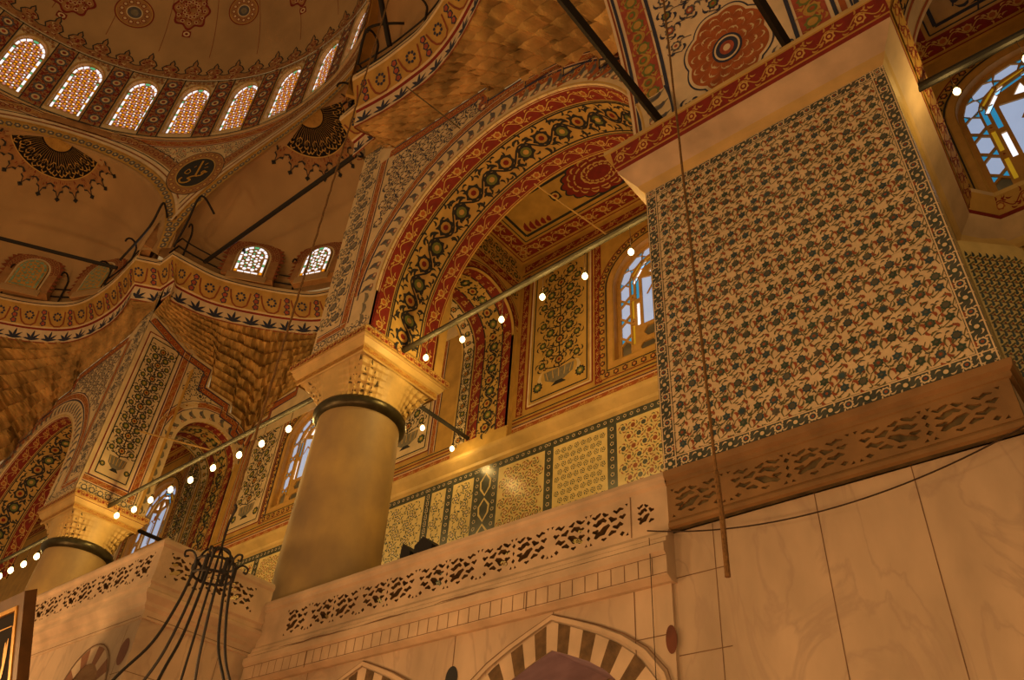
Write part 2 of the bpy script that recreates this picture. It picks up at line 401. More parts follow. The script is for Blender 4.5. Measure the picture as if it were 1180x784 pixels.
# ================================================================== TILED PIER
pier = empty('tiled_pier', (XP0, 10, 5.7), 'massive pier faced with floral tiles above a carved brown marble band', 'pier')
PL = (XP0, 10, 5.7)
XS = -1.12
m = MB(); m.box(XP0 + .02, XS - .02, 10.04, 15.1, 6.5, 14.5, 'stonegold'); m.face([(XP1 - .01, 10.04, 6.5), (XS - .01, 15.1, 6.5), (XS - .01, 15.1, 14.5), (XP1 - .01, 10.04, 14.5)], 'stonegold'); m.face([(XS - .02, 15.1, 6.5), (-.1, 16.1, 6.5), (-.1, 16.1, 14.5), (XS - .02, 15.1, 14.5)], 'stonegold')
m.build('core', pier, PL)
def tilefield(m, S, u0, u1, v0, v1, cu, cv, warm=0):
    nu = round((u1 - u0) / cu); nv = round((v1 - v0) / cv); du = (u1 - u0) / nu; dv = (v1 - v0) / nv
    for j in range(nv):
        for i in range(nu):
            s = 1 if (i + j) % 2 else -1
            u = u0 + du * (i + .5); v = v0 + dv * (j + .5 + .22 * s * (1 if i % 2 else -1) * 0.5)
            big = 'tile_blue' if (j * 7 + i * 3) % 5 < 2 else ('tile_teal' if (i + j * 2) % 3 else 'tile_grey')
            stroke(m, S, [(u - du * .5, v - dv * .5), (u - du * .12, v - dv * .28), (u + du * .1, v), (u - du * .05, v + dv * .35), (u + du * .2, v + dv * .55)], .016, 'tile_green', .004)
            stroke(m, S, [(u + du * .42, v - dv * .5), (u + du * .3, v - dv * .15), (u + du * .5, v + dv * .25)], .014, 'tile_green', .004)
            if (i + j) % 2: flower(m, S, u, v, .080, big, 'tile_grey' if big != 'tile_grey' else 'tile_blue', 'tile_red' if (i % 3 == 0) else None, .006, n=8)
            else: flower(m, S, u, v, .080, big, None, 'tile_grey', .006, n=6, sh=.66)
            for a, d, c, L, W in ((.6, .13, 'tile_red', .12, .055), (2.4, .12, 'tile_green', .12, .035), (3.9, .13, 'tile_red', .11, .05), (5.4, .12, 'tile_green', .11, .035), (1.5, .12, 'tile_grey', .07, .03), (4.6, .14, 'tile_green', .07, .03)):
                a2 = a + s * .4 + random.uniform(-.3, .3); leaf(m, S, u + math.cos(a2) * d, v + math.sin(a2) * d, a2 + .8 * s, L, W, c, .005, bend=1.2 * s)
def tileborder(m, S, u0, u1, v0, v1, vertical):
    T = (lambda u, v, h=0: S(v, u, h)) if vertical else S
    rect(m, T, u0, u1, v0, v1, 'tile_border', .004)
    vc = (v0 + v1) / 2; w = v1 - v0
    for s in (v0 + .02, v1 - .02): line(m, T, (u0, s), (u1, s), .02, 'tile_bg', .008); 
    n = round((u1 - u0) / .26)
    for i in range(n):
        u = u0 + (u1 - u0) * (i + .5) / n
        if i % 2: flower(m, T, u, vc, w * .33, 'tile_bg', 'tile_blue', 'tile_red', .008, n=8)
        else: flower(m, T, u, vc, w * .24, 'tile_teal', 'tile_bg', None, .008, n=5)
        for a in (.7, 2.4, 3.9, 5.5): leaf(m, T, u + math.cos(a) * .07, vc + math.sin(a) * .07, a + .5, .09, .03, 'tile_bg', .007, 1.2)
m = MB(); S = SY(10.0); z0, z1 = 6.72, 13.42
m.box(XP0, XP1, 10.0, 10.04, z0, z1, 'tile_bg'); b = .25
tilefield(m, S, XP0 + b, XP1 - b, z0 + b, z1 - b, .262, .27)
for k in range(1, 9): line(m, S, (XP0 + b, z0 + b + k * .72), (XP1 - b, z0 + b + k * .72), .004, 'tile_grey', .003)
tileborder(m, S, XP0, XP1, z0, z0 + b, False); tileborder(m, S, XP0, XP1, z1 - b, z1, False)
tileborder(m, S, z0, z1, XP0, XP0 + b, True); tileborder(m, S, z0, z1, XP1 - b, XP1, True)
tag(m.build('floral_tile_panel', pier, PL), 'cream tiles with blue and green rosettes and red tulips')
# side tiles (green wave pattern)
m = MB(); S = lambda u, v, h=0: (XP1 + (XS - XP1) * (u - 10) / 5.1 + h, u, v)
m.face([S(10, 6.72), S(15.1, 6.72), S(15.1, 13.45), S(10, 13.45)], 'tile_bg2')
u = 10.15
while u < 15.0:
    pts = [(u + .05 * math.sin(v * 9 + u), v) for v in [6.8 + .1 * i for i in range(66)]]
    stroke(m, S, pts, .03, 'tile_green', .004)
    for i in range(0, 66, 3): leaf(m, S, u + .06, 6.8 + .1 * i, .9, .14, .06, 'tile_blue', .006, .5)
    u += .2
CHL = math.hypot(1.02, 1.0)
def SCH(u, v, h=0): t = u / CHL; return (XS + 1.02 * t + h * .7, 15.1 + 1.0 * t - h * .7, v)
m.face([SCH(0, 6.6), SCH(CHL, 6.6), SCH(CHL, 13.45), SCH(0, 13.45)], 'tile_bg2')
def wavetiles(T, u0, u1, v0, v1):
    v = v0
    while v < v1 - .15:
        u = u0 + .02
        while u < u1 - .16:
            line(m, T, (u, v), (u + .15, v + .13), .035, 'tile_green', .004); leaf(m, T, u + .0, v + .08, 1.0, .15, .07, 'tile_blue', .006, .8); flower(m, T, u + .12, v + .04, .03, 'tile_red', None, None, .006, n=4); u += .155
        stroke(m, T, [(u0 + (u1 - u0) * i / 12, v + .02 * (i % 2)) for i in range(13)], .02, 'tile_grey', .004); v += .2
wavetiles(SCH, 0.02, CHL - .02, 6.7, 13.2)
m.build('side_tile_panel', pier, PL)
# cornice : front, left return, right return + chamfer and onward
CP = [(0, 13.42), (.07, 13.5), (.12, 13.6), (.38, 13.93), (.42, 14.0), (.36, 14.03), (.44, 14.1), (.62, 14.5), (.62, 14.62), (.0, 14.62)]
CM = ['stonegold', 'stonegold', 'marble_pale', 'marble_pale', 'stonegold', 'red', 'ochre', 'stonegold', 'stonegold']
m = MB()
path = [(XP0, YB), (XP0, 10), (XP1, 10), (XS, 15.2), (-.42, YB - .05), (6, YB - .05)]
outs = [(-1, 0), (-1, -1), (1, -1), (1, -.35), (.45, -1), (0, -1)]
def rep(p, o, step=.6):
    P = []; O = []
    for i in range(len(p) - 1):
        n = max(1, int(math.dist(p[i], p[i + 1]) / step))
        for k in range(n): t = k / n; P.append(tuple(a + (b - a) * t for a, b in zip(p[i], p[i + 1]))); O.append(tuple(a + (b - a) * t for a, b in zip(o[i], o[i + 1])))
    P.append(p[-1]); O.append(o[-1]); return P, O
m.sweep(path, outs, CP, CM)
def cornS(x0, y0, dx, dy, ox, oy, k0=6):      # ornament on the slanted upper member
    a = CP[k0]; b_ = CP[k0 + 1]; L = math.hypot(b_[0] - a[0], b_[1] - a[1]); nx, nz = (b_[1] - a[1]) / L, -(b_[0] - a[0]) / L
    return lambda u, v, h=0: (x0 + dx * u + ox * (a[0] + (b_[0] - a[0]) * v / L + nx * h), y0 + dy * u + oy * (a[0] + (b_[0] - a[0]) * v / L + nx * h), a[1] + (b_[1] - a[1]) * v / L + nz * h)
S = cornS(XP0 - .45, 10, 1, 0, 0, -1); rect(m, S, 0, 5.85, .03, .40, 'red', .004); scroll(m, S, .05, 5.8, .21, .19, .55, 'ochre', 'ochre', [F_GOLD, None], h=.008, fr=.6)
S = cornS(XP1 + .03, 9.55, -.067, 1, 1, 0); rect(m, S, 0, 5.6, .03, .40, 'ochre', .004); scroll(m, S, .05, 5.6, .21, .2, .5, 'red', 'red', [('orange', 'gold', None), None], h=.008, fr=.5)
S = cornS(-.3, YB - .05, 1, 0, 0, -1); rect(m, S, 0, 5, .03, .40, 'ochre', .004); scroll(m, S, .05, 5, .21, .2, .5, 'red', 'red', [('orange', 'gold', None), None], h=.008, fr=.5)
tag(m.build('cornice', pier, PL), 'projecting gilded cornice with red leaf scroll')
# carved marble band of the pier (browner and darker than the balustrade marble)
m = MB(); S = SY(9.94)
plate(m, S, [(XP0 + .06, 5.85), (XP1, 5.85), (XP1, 6.5), (XP0 + .06, 6.5)], friezeholes(XP0 + .1, XP1 - .1, 5.88, 6.38, 1.1), .03, 'marble_brown')
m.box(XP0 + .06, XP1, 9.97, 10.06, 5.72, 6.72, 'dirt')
m.sweep([(XP0 + .06, 9.97), (XP1, 9.97), (XP1, 12)], [(0, -1), (1, -1), (1, 0)], [(0, 6.42), (.05, 6.45), (.05, 6.52), (.1, 6.56), (.12, 6.66), (.0, 6.74)], 'marble_brown')
m.sweep([(XP0 + .06, 9.97), (XP1, 9.97)], [(0, -1), (0, -1)], [(0, 5.72), (.05, 5.74), (.05, 5.80), (.02, 5.85)], 'marble_brown')
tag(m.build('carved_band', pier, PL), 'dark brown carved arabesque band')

# ================================================================== RIGHT BALUSTRADE (main gallery front) and the wall below it
BX0, BX1 = -15.9, XP0 + .06
bal = empty('marble_balustrade', ((BX0 + BX1) / 2, 10, 4.92), 'long pale marble gallery parapet with pierced arabesque openings running left from the tiled pier', 'balustrade')
BL = ((BX0 + BX1) / 2, 10, 4.92)
m = MB(); S = SY(9.94)
holes = friezeholes(-15.0, -6.35, 5.80, 6.38, 1.0) + [[(x + .0, y) for x, y in h] for h in friezeholes(-6.25, -5.75, 5.85, 6.3, .5)][:7]
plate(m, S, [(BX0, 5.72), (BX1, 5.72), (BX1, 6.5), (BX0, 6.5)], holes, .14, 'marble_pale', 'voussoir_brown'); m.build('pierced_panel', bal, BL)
m = MB()
m.sweep([(BX0, 9.94), (BX1, 9.94)], [(0, -1)] * 2, [(-.3, 6.46), (0, 6.46), (.05, 6.5), (.05, 6.56), (.08, 6.6), (.06, 6.68), (-.26, 6.68), (-.3, 6.46)], 'marble_pale'); m.build('coping', bal, BL)
m = MB()
pr_ = [(-.14, 5.72), (.02, 5.72), (.06, 5.66), (.06, 5.6), (.12, 5.56), (.12, 5.50), (.2, 5.44), (.2, 5.32), (.14, 5.27), (.14, 4.98), (.02, 4.92), (-.14, 4.92)]
m.sweep([(BX0, 9.94), (BX1 - .0, 9.94)], [(0, -1)] * 2, pr_, 'marble_pale'); m.face([(BX1, 9.94 - a, z) for a, z in pr_], 'marble_pale')
S = SY(9.80); x = -15.5
while x < -5.7:
    line(m, S, (x, 5.0), (x, 5.26), .014, 'joint', .003); x += .24
for z in (5.27, 5.0): line(m, S, (BX0, z), (BX1, z), .012, 'joint', .003)
for x in (-13.8, -8.25): line(m, S, (x, 4.95), (x, 5.45), .02, 'joint', .004)
for x0, x1 in ((-12.2, -10.9), (-10.3, -8.9), (-14.7, -12.6)): stroke(m, SY(9.735), [(x0 + (x1 - x0) * i / 8, 5.46 + random.uniform(-.015, .015)) for i in range(9)], .025, 'joint', .004, taper=True)
line(m, SY(9.935), (-6.32, 5.75), (-6.32, 6.45), .015, 'joint', .003)
m.build('base_moulding', bal, BL)

def pt_arch(cx, za, prof):       # symmetric pointed arch outline from list (dx, drop)
    L = [(cx - dx, za - d) for dx, d in prof[::-1]]; return L + [(cx + dx, za - d) for dx, d in prof[1:]]
OUT = [(0, 0), (.4, .16), (.8, .33), (1.2, .54), (1.55, .80), (1.82, 1.15), (1.95, 1.6), (1.95, 2.6)]
INN = [(0, .44), (.35, .57), (.7, .72), (1.0, .90), (1.25, 1.13), (1.4, 1.45), (1.46, 1.8), (1.46, 2.6)]
m = MB(); S = SY(10.0); arches = []
for cx in (-7.85, -12.25): arches.append((cx, 4.76))
holes = [pt_arch(cx, za, INN) for cx, za in arches]
plate(m, S, [(-15.85, -1.6), (XP0, -1.6), (XP0, 4.95), (-15.85, 4.95)], holes, 1.5, 'marble', 'underpaint')
for cx, za in arches:
    m.box(cx - 2, cx + 2, 11.6, 11.8, -1.6, 5.2, 'plaster'); m.box(cx - 2.1, cx + 2.1, 10.9, 11.8, 4.5, 4.6, 'underpaint')
    o = pt_arch(cx, za, OUT); i_ = pt_arch(cx, za, INN)
    def along(L, t):
        n = len(L) - 1; k = min(int(t * n), n - 1); f = t * n - k; return (L[k][0] + (L[k + 1][0] - L[k][0]) * f, L[k][1] + (L[k + 1][1] - L[k][1]) * f)
    K = 21
    for k in range(K):
        t0, t1 = .06 + .88 * k / K, .06 + .88 * (k + 1) / K
        a, b_, c, d = along(o, t0), along(o, t1), along(i_, t1), along(i_, t0); mm = (along(o, (t0 + t1) / 2))
        poly(m, S, [a, mm, b_, c, along(i_, (t0 + t1) / 2), d], 'voussoir_brown' if k % 2 else 'marble_pale', .02)
    stroke(m, S, [(x + (x - cx) * .06, z + .06) for x, z in o], .07, 'marble_pale', .05); stroke(m, S, [(x + (x - cx) * .1, z + .11) for x, z in o], .02, 'joint', .03)
for (a, b_) in (((-9.95, 3.2), (-9.95, 4.93)), ((-7.85, 4.8), (-7.85, 4.93)), ((-6.35, -1), (-6.35, 4.93)), ((-13.9, 3), (-13.9, 4.93))): line(m, S, a, b_, .015, 'joint', .004)
line(m, S, (-6.35, 4.2), (XP0, 4.2), .015, 'joint', .004)
fan(m, S, -5.77, 4.12, [(-5.77 + .09 * math.cos(a * PI / 12), 4.12 + .2 * math.sin(a * PI / 12)) for a in range(24)], 'inlay', .006)
fan(m, S, -9.95, 4.42, [(-9.95 + .14 * math.cos(a * PI / 12), 4.22 + .2 * math.sin(a * PI / 12)) for a in range(24)], 'dark', .006)
tag(m.build('wall_gallery_front'), kind='structure')

# ================================================================== LEFT PROJECTING TRIBUNE
TX, TY, TZ = -15.83, 7.22, 7.15
TL = (TX, TY, 5.4)
tri = empty('marble_tribune_parapet', TL, 'projecting marble parapet corner with pierced openings to the left of the big column', 'balustrade')
m = MB(); fh = friezeholes(-23.8, TX - .22, 6.36, 6.92, .95)
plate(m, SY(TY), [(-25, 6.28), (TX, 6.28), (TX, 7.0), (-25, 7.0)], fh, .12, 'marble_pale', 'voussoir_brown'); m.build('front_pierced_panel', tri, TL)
m = MB(); fh = friezeholes(TY + .2, 9.6, 6.36, 6.92, .85)
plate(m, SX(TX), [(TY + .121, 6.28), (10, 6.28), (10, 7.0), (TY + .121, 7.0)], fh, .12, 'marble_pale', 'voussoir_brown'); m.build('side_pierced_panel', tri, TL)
m = MB(); path = [(-25, TY), (TX, TY), (TX, 10)]; outs = [(0, -1), (1, -1), (1, 0)]
m.sweep(path, outs, [(-.2, 6.97), (0, 6.97), (.04, 7.02), (.04, 7.08), (.0, 7.15), (-.2, 7.15), (-.2, 6.97)], 'marble_pale'); m.build('coping', tri, TL)
m = MB(); m.sweep(path, outs, [(-.2, 6.3), (.03, 6.3), (.03, 6.22), (-.01, 6.18), (-.01, 6.1), (.05, 6.05), (.05, 5.98), (-.06, 5.86), (-.06, 5.78), (-.12, 5.72), (-.12, 5.55), (-.3, 5.5)], 'marble_pale')
line(m, SY(TY + .12), (-25, 5.6), (TX - .2, 5.6), .012, 'joint', .004); line(m, SX(TX - .12), (TY + .2, 5.6), (10, 5.6), .012, 'joint', .004)
m.build('base_moulding', tri, TL)
m = MB(); circ = [(-17.55 + .62 * math.cos(math.radians(a)), 4.3 + .62 * math.sin(math.radians(a))) for a in range(0, 181, 12)]; hole = [(-16.93, -1.5)] + circ + [(-18.17, -1.5)]
plate(m, SY(TY + .14), [(-25, -1.6), (TX - .16, -1.6), (TX - .16, 5.6), (-25, 5.6)], [hole], .5, 'marble', 'marble')
m.face([(TX - .16, TY + .64, -1.6), (TX - .16, 10, -1.6), (TX - .16, 10, 5.6), (TX - .16, TY + .64, 5.6)], 'marble')
m.box(-25, TX - .3, 9.0, 9.2, -1.6, 5.6, 'plaster'); m.box(-25, TX - .2, 7.9, 9.2, 5.4, 5.5, 'plaster')
S = SY(TY + .14)
for k in range(9):
    a0, a1 = math.radians(20 * k), math.radians(20 * k + 20); c = lambda r, a: (-17.55 + r * math.cos(a), 4.3 + r * math.sin(a))
    poly(m, S, [c(.62, a0), c(.62, a1), c(.95, a1), c(.95, (a0 + a1) / 2), c(.95, a0)], 'marble_stain' if k % 2 else 'marble_pale', .015)
stroke(m, S, [(-17.55 + 1.0 * math.cos(math.radians(a)), 4.3 + 1.0 * math.sin(math.radians(a))) for a in range(0, 181, 10)], .03, 'joint', .012)
p = FY(158, 745, TY + .14); 
for c_ in (TX - .45,): fan(m, S, c_, 4.95, [(c_ + .17 * math.cos(a * PI / 12), 4.95 + .26 * math.sin(a * PI / 12)) for a in range(24)], 'inlay', .006)
for z in (4.55, 3.6): line(m, S, (-16.5, z), (TX - .16, z), .012, 'joint', .003); line(m, SX(TX - .16), (TY + .14, z), (10, z), .012, 'joint', .003)
line(m, S, (-16.45, 5.5), (-16.45, -1), .012, 'joint', .003); line(m, SX(TX - .16), (9.2, 5.5), (9.2, -1), .012, 'joint', .003)
tag(m.build('wall_tribune'), kind='structure')
# gallery floors behind the parapets
m = MB(); m.box(-16, XP0, 10.9, YB, 5.0, 5.2, 'plaster'); m.box(-68, -16, 9.2, YB, 5.0, 5.5, 'plaster'); m.box(-25, -16, 7.5, 9.3, 5.55, 5.65, 'plaster'); m.box(XP1, 8, 10, YB, 5.0, 5.2, 'plaster'); tag(m.build('floor_gallery'), kind='structure')

# ================================================================== COLUMNS
def column(cx, cy, hw, label, rs=1.16, rb=1.27):
    root = empty('gallery_column', (cx, cy, 5.2), label, 'column', 'massive columns carrying the gallery arches'); L = (cx, cy, 5.2)
    m = MB(); m.lathe([(rb, 5.2), (rb * .99, 8), (rs + .02, 11.0), (rs - .03, 12.42)], cx, cy, 'column_stone', 64)
    for z in (6.6, 9.6): m.lathe([(rs + (rb - rs) * (12.4 - z) / 7 + .004, z), (rs + (rb - rs) * (12.4 - z) / 7 + .004, z + .012)], cx, cy, 'joint', 64)
    m.build('shaft', root, L, True)
    m = MB(); m.lathe([(rs - .04, 12.3), (rs + .06, 12.34), (rs + .13, 12.42), (rs + .15, 12.52), (rs + .1, 12.62), (rs + .02, 12.66), (rs, 12.7)], cx, cy, 'bronze', 64); tag(m.build('necking_ring', root, L, True), 'dark green bronze ring')
    # capital: round below to square above with muqarnas corners
    m = MB(); N = 96
    def cap(a, t):
        th = 2 * PI * a; c, s = math.cos(th), math.sin(th); sq = (hw - .22) / max(abs(c), abs(s)); corner = abs(math.sin(2 * th)) ** 3
        k = t ** 1.4; 
        r = (rs + .03) * (1 - k) + min(sq, (hw - .22) * 1.36) * k
        step = corner * .2 * (math.floor(t * 5) / 5 - t) * 2; rib = corner * .05 * abs(math.sin(th * 24)) * (1 if t < .95 else 0)
        r += step - rib
        return (cx + r * c, cy + r * s, 12.66 + .95 * t)
    m.grid(cap, N * 2, 20, 'stonegold')
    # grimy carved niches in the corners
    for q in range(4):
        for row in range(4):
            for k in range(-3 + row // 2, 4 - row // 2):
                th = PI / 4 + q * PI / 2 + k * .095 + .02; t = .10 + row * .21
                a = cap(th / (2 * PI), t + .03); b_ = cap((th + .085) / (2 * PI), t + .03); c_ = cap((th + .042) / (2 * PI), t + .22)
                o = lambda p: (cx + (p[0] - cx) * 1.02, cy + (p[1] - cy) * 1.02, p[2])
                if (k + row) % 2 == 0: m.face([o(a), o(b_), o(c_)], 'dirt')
    m.build('capital', root, L, False)
    m = MB(); z = 13.6; path = [(cx - hw + .22, cy - hw + .22), (cx + hw - .22, cy - hw + .22), (cx + hw - .22, cy + hw - .22), (cx - hw + .22, cy + hw - .22), (cx - hw + .22, cy - hw + .22)]; outs = [(-1, -1), (1, -1), (1, 1), (-1, 1), (-1, -1)]
    prof = [(0, 13.55), (.03, 13.58), (.03, 13.75), (.08, 13.78), (.14, 13.88), (.17, 13.93), (.15, 13.96), (.22, 14.02), (.25, 14.2), (0, 14.22)]
    m.sweep(path, outs, prof, ['stonegold', 'ochre', 'stonegold', 'stonegold', 'stonegold', 'red', 'stonegold', 'gold', 'stonegold'])
    m.face([(x, y, 14.21) for x, y in path[:4]], 'stonegold')
    for (S, a, b_) in ((SY(cy - hw - .0), cx - hw, cx + hw), (SX(cx + hw), cy - hw, cy + hw)):
        rect(m, S, a - .03, b_ + .03, 13.99, 14.2, 'gold', .036); scroll(m, S, a, b_, 14.095, .105, .34, 'red', 'red', [('orange', 'red', None), ('red', 'gold', None)], h=.04, fr=.62)
    for (S, a, b_) in ((SY(cy - hw + .19), cx - hw + .2, cx + hw - .2), (SX(cx + hw - .19), cy - hw + .2, cy + hw - .2)):
        scroll(m, S, a, b_, 13.66, .07, .3, 'orange', 'orange', [('orange', 'gold', None), None], h=.006, fr=.55)
    tag(m.build('impost_block', root, L), 'square impost with orange leaf frieze')
    return root
C1 = (-16.18, 11.6); C2_ = (-32.1, 11.5)
column(*C1, 1.62, 'massive round stone column with gilded capital standing in front of the big painted arch')
column(*C2_, 1.5, 'farther round column with gilded capital behind the projecting marble parapet at lower left')

# ================================================================== GALLERY ARCH WALLS (painted)
MIR = -47.85
ZS, RA, XA = 15.5, 4.4, -10.1
STEPS = [(-15.3, 22.5), (-11.0, 22.2), (-11.0, 21.4), (-9.5, 21.3), (-9.5, 20.75), (-8.1, 20.6), (-8.1, 20.0), (-6.9, 19.9), (-6.9, 19.2), (-5.9, 19.1)]
def archwall(name, mir, label):
    g = (lambda x: MIR - x) if mir else (lambda x: x)
    XL = -16.95
    root = empty(name, (g(XA), 10, 14.2), label, 'arch wall'); L = (g(XA), 10, 14.2)
    SG = lambda u, v, h=0: (g(u), 10 - h, v)
    m = MB()
    hole = [(XA + RA, 14.22)] + arcpts(XA, ZS, RA, 0, 180, 36) + [(XA - RA, 14.22)]
    outer = [(XL, 14.22)] + [(XA - RA, 14.22)] + arcpts(XA, ZS, RA, 180, 0, 36) + [(XA + RA, 14.22), (-5.6, 14.22), (-5.6, 19.1)] + STEPS[::-1] + [(XL, 24.6)]
    plate(m, SG, outer, [], .5, 'cream')
    m.face([SG(XL, 14.22), SG(XL, 24.6), (g(XL), 12.6, 24.6), (g(XL), 12.6, 14.22)], 'cream')
    # archivolt
    def SA(u, v, h=0):            # u arclength along radius RA+v, from the left springing
        r = RA + v; th = PI - u / RA; return SG(XA + r * math.cos(th), ZS + r * math.sin(th), h)
    leafband(m, SA, -.0, RA * PI, .42, .36, .38); 
    rect(m, SG, XA - RA - .78, XA - RA - .06, 14.3, ZS, 'cream', .004)
    for k in range(3): leaf(m, SG, XA - RA - .45, 14.4 + k * .4, 1.2, .45, .2, 'greyleaf', .008, 1)
    orangeband(m, SA, RA * .04, RA * PI * .9, 1.02, .17, .45)
    for v in (.05, .8): stroke(m, SA, [(RA * PI * i / 60, v) for i in range(61)], .05, 'gold' if v < .1 else 'navy', .007)
    # left pilaster strips
    rect(m, SG, XL + .05, -16.0, 15.0, 24.5, 'cream', .003); field(m, SG, XL + .05, -15.98, 15.1, 24.4, .5, [('greyleaf', 'cream', 'slate'), ('slate', 'greyleaf', None)], ['greyleaf', 'slate'], r=.36, stems='greyleaf', leaves=6)
    orangeband(m, SG, 14.75, 22.1, -15.68, .17, .5, vertical=True)
    orangeband(m, SG, XL + .1, -15.6, 14.72, .12, .4)
    rect(m, SG, XL + .05, -14.6, 14.3, 14.6, 'cream', .004); field(m, SG, XL + .05, -14.6, 14.3, 14.6, .3, [('slate', 'cream', None)], ['greyleaf'], r=.4)
    # blue and white arabesque field
    ins = lambda u, v: math.hypot(u - XA, v - ZS) > RA + 1.32 and v < 21.75 and u > -15.4 and (v > ZS)
    field(m, SG, -15.4, -10.9, 16.0, 21.85, .42, [('cream2', None, None), ('slate', 'cream2', 'pinkred')], ['navy', 'slate', 'navy'], r=.22, inside=ins, stems='navy', leaves=6)
    # stepped orange border
    st = [(-15.5, 22.18), (-11.15, 21.92), (-11.15, 21.15), (-9.65, 21.02), (-9.65, 20.5)] 
    P = [(x - .14, z - .24) for x, z in STEPS]
    for i in range(len(P) - 1):
        a, b_ = P[i], P[i + 1]; line(m, SG, a, b_, .36, 'orange', .006)
        for dd in (-.15, .15): pass
    stroke(m, SG, [(x + .06, z - .06) for x, z in STEPS], .05, 'navy', .010); stroke(m, SG, [(-15.2, 22.02), (-11.4, 21.74)], .05, 'navy', .010)
    for i in range(0, len(P) - 1, 2):
        a, b_ = P[i], P[i + 1]; n = max(2, int((b_[0] - a[0]) / .3))
        for k in range(n):
            t = (k + .5) / n; x, z = a[0] + (b_[0] - a[0]) * t, a[1] + (b_[1] - a[1]) * t; flower(m, SG, x, z, .08, 'gold', 'red', None, .012, n=5); leaf(m, SG, x + .08, z, .6, .14, .05, 'gold', .011, 1)
    m.build('painted_face', root, L)
    # intrados
    m = MB(); y0, y1 = 10.0, 12.55; J = ZS - 14.22; LEN = 2 * J + PI * RA
    def SI(u, v, h=0):            # u along the arch, v depth
        r = RA - h
        if u < J: return (g(XA - r), v, 14.22 + u)
        if u > LEN - J: return (g(XA + r), v, 14.22 + LEN - u)
        th = PI - (u - J) / RA; return (g(XA + r * math.cos(th)), v, ZS + r * math.sin(th))
    m.grid(lambda a, b_: SI(a * LEN, y0 + (y1 - y0) * b_, 0), 90, 2, 'gold')
    redband(m, SI, 0.02, LEN - .02, y0 + .36, .24, .8); redband(m, SI, 0.02, LEN - .02, y1 - .34, .24, .8)
    darkband(m, SI, 0.02, LEN - .02, (y0 + y1) / 2, .58, 1.35)
    for v in (y0 + .08, y0 + .65, y1 - .62, y1 - .06): stroke(m, SI, [(LEN * i / 90, v) for i in range(91)], .03, 'dark' if .2 < v - y0 < 2.2 else 'red', .009)
    m.build('arch_soffit', root, L, True)
    m = MB(); outer = [(-17.2, 14.22), (XA - RA, 14.22)] + arcpts(XA, ZS, RA, 180, 0, 36) + [(XA + RA, 14.22), (-5.6, 14.22), (-5.6, 21.4), (-17.2, 21.4)]
    plate(m, lambda u, v, h=0: (g(u), 12.56 + h, v), outer, [], .05, 'ochre'); m.build('rear_face', root, L)
    return root
archwall('gallery_arch', False, 'large painted arch with red bands between the big column and the tiled pier')
archwall('gallery_arch', True, 'far painted arch with dark floral bands springing left from the farther column')

# ================================================================== BACK WALL of the gallery
wbk = empty('gallery_back_wall', (-20, YB, 5.0), 'painted rear gallery wall with vase panels above and glazed tile panels below', 'wall', kind='structure'); WL = (-20, YB, 5.0)
WIN = [(-10.62, -7.35), (-.18, 3.3), (-27.2, -24.0), (-39.2, -36.0)]; WZ0, WZS, WZT = 15.1, 18.1, 19.5
def winoutline(x0, x1, z0, zs, zt, n=16): c = (x0 + x1) / 2; hw = (x1 - x0) / 2; return [(x0, z0), (x1, z0)] + [(c + hw * math.cos(PI * i / n), zs + (zt - zs) * math.sin(PI * i / n)) for i in range(n + 1)]
m = MB(); S = SY(YB)
plate(m, S, [(-70, 5), (10, 5), (10, 21.6), (-70, 21.6)], [winoutline(a, b_, WZ0, WZS, WZT) for a, b_ in WIN], .5, 'ochre', 'lattice')
for X0, X1 in ((-14.5, -5.8), (-.7, 6), (-30.8, -17.1), (-68, -34)):
    orangeband(m, S, X0, X1, 13.95, .2, .5); line(m, S, (X0, 14.3), (X1, 14.3), .05, 'red', .008); line(m, S, (X0, 14.42), (X1, 14.42), .04, 'dark', .008)
    redband(m, S, X0 + .1, X1 - .1, 21.0, .16, .6); line(m, S, (X0, 20.7), (X1, 20.7), .05, 'dark', .008)
panels = [(-13.85, -11.55), (-30.1, -28.0), (-23.3, -21.2), (-20.6, -18.4), (-17.0, -15.0), (-35.4, -34.2), (-42.5, -40.0), (-6.9, -6.0)]
for a, b_ in panels: vasepanel(m, S, a, b_, 14.8, 20.3, 'gold' if a > -14 else 'cream', .58)
for x in (-14.25, -11.2, -30.5, -27.65, -23.65, -20.9, -18.1, -35.75, -39.8): redband(m, S, 14.5, 20.6, x, .13, .5, vertical=True) if x in (-14.25, -11.2) else orangeband(m, S, 14.5, 20.6, x, .13, .45, vertical=True)
for a, b_ in WIN:
    c = (a + b_) / 2
    for off, w_, col in ((.12, .2, 'lattice'), (.27, .05, 'dark'), (.42, .2, 'ochre'), (.55, .04, 'red')):
        o = winoutline(a - off, b_ + off, WZ0 - off, WZS, WZT + off, 20); stroke(m, S, o, w_, col, .008 + off * .01, closed=True)
    o = winoutline(a - .42, b_ + .42, WZ0 - .42, WZS, WZT + .42, 24)
    for i in range(len(o)):
        p, q = o[i], o[(i + 1) % len(o)]; n = max(1, int(math.dist(p, q) / .3))
        for k in range(n): t = (k + .5) / n; flower(m, S, p[0] + (q[0] - p[0]) * t, p[1] + (q[1] - p[1]) * t, .11, 'dark', 'orange', 'gold', .02, n=6)
m.build('painted_wall', wbk, WL)
m = MB(); m.sweep([(-70, YB), (XP0, YB)], [(0, -1)] * 2, [(0, 13.1), (.1, 13.2), (.12, 13.3), (.3, 13.5), (.34, 13.56), (.34, 13.66), (.2, 13.7), (0, 13.72)], 'stonegold'); m.build('gilded_cornice', wbk, WL)
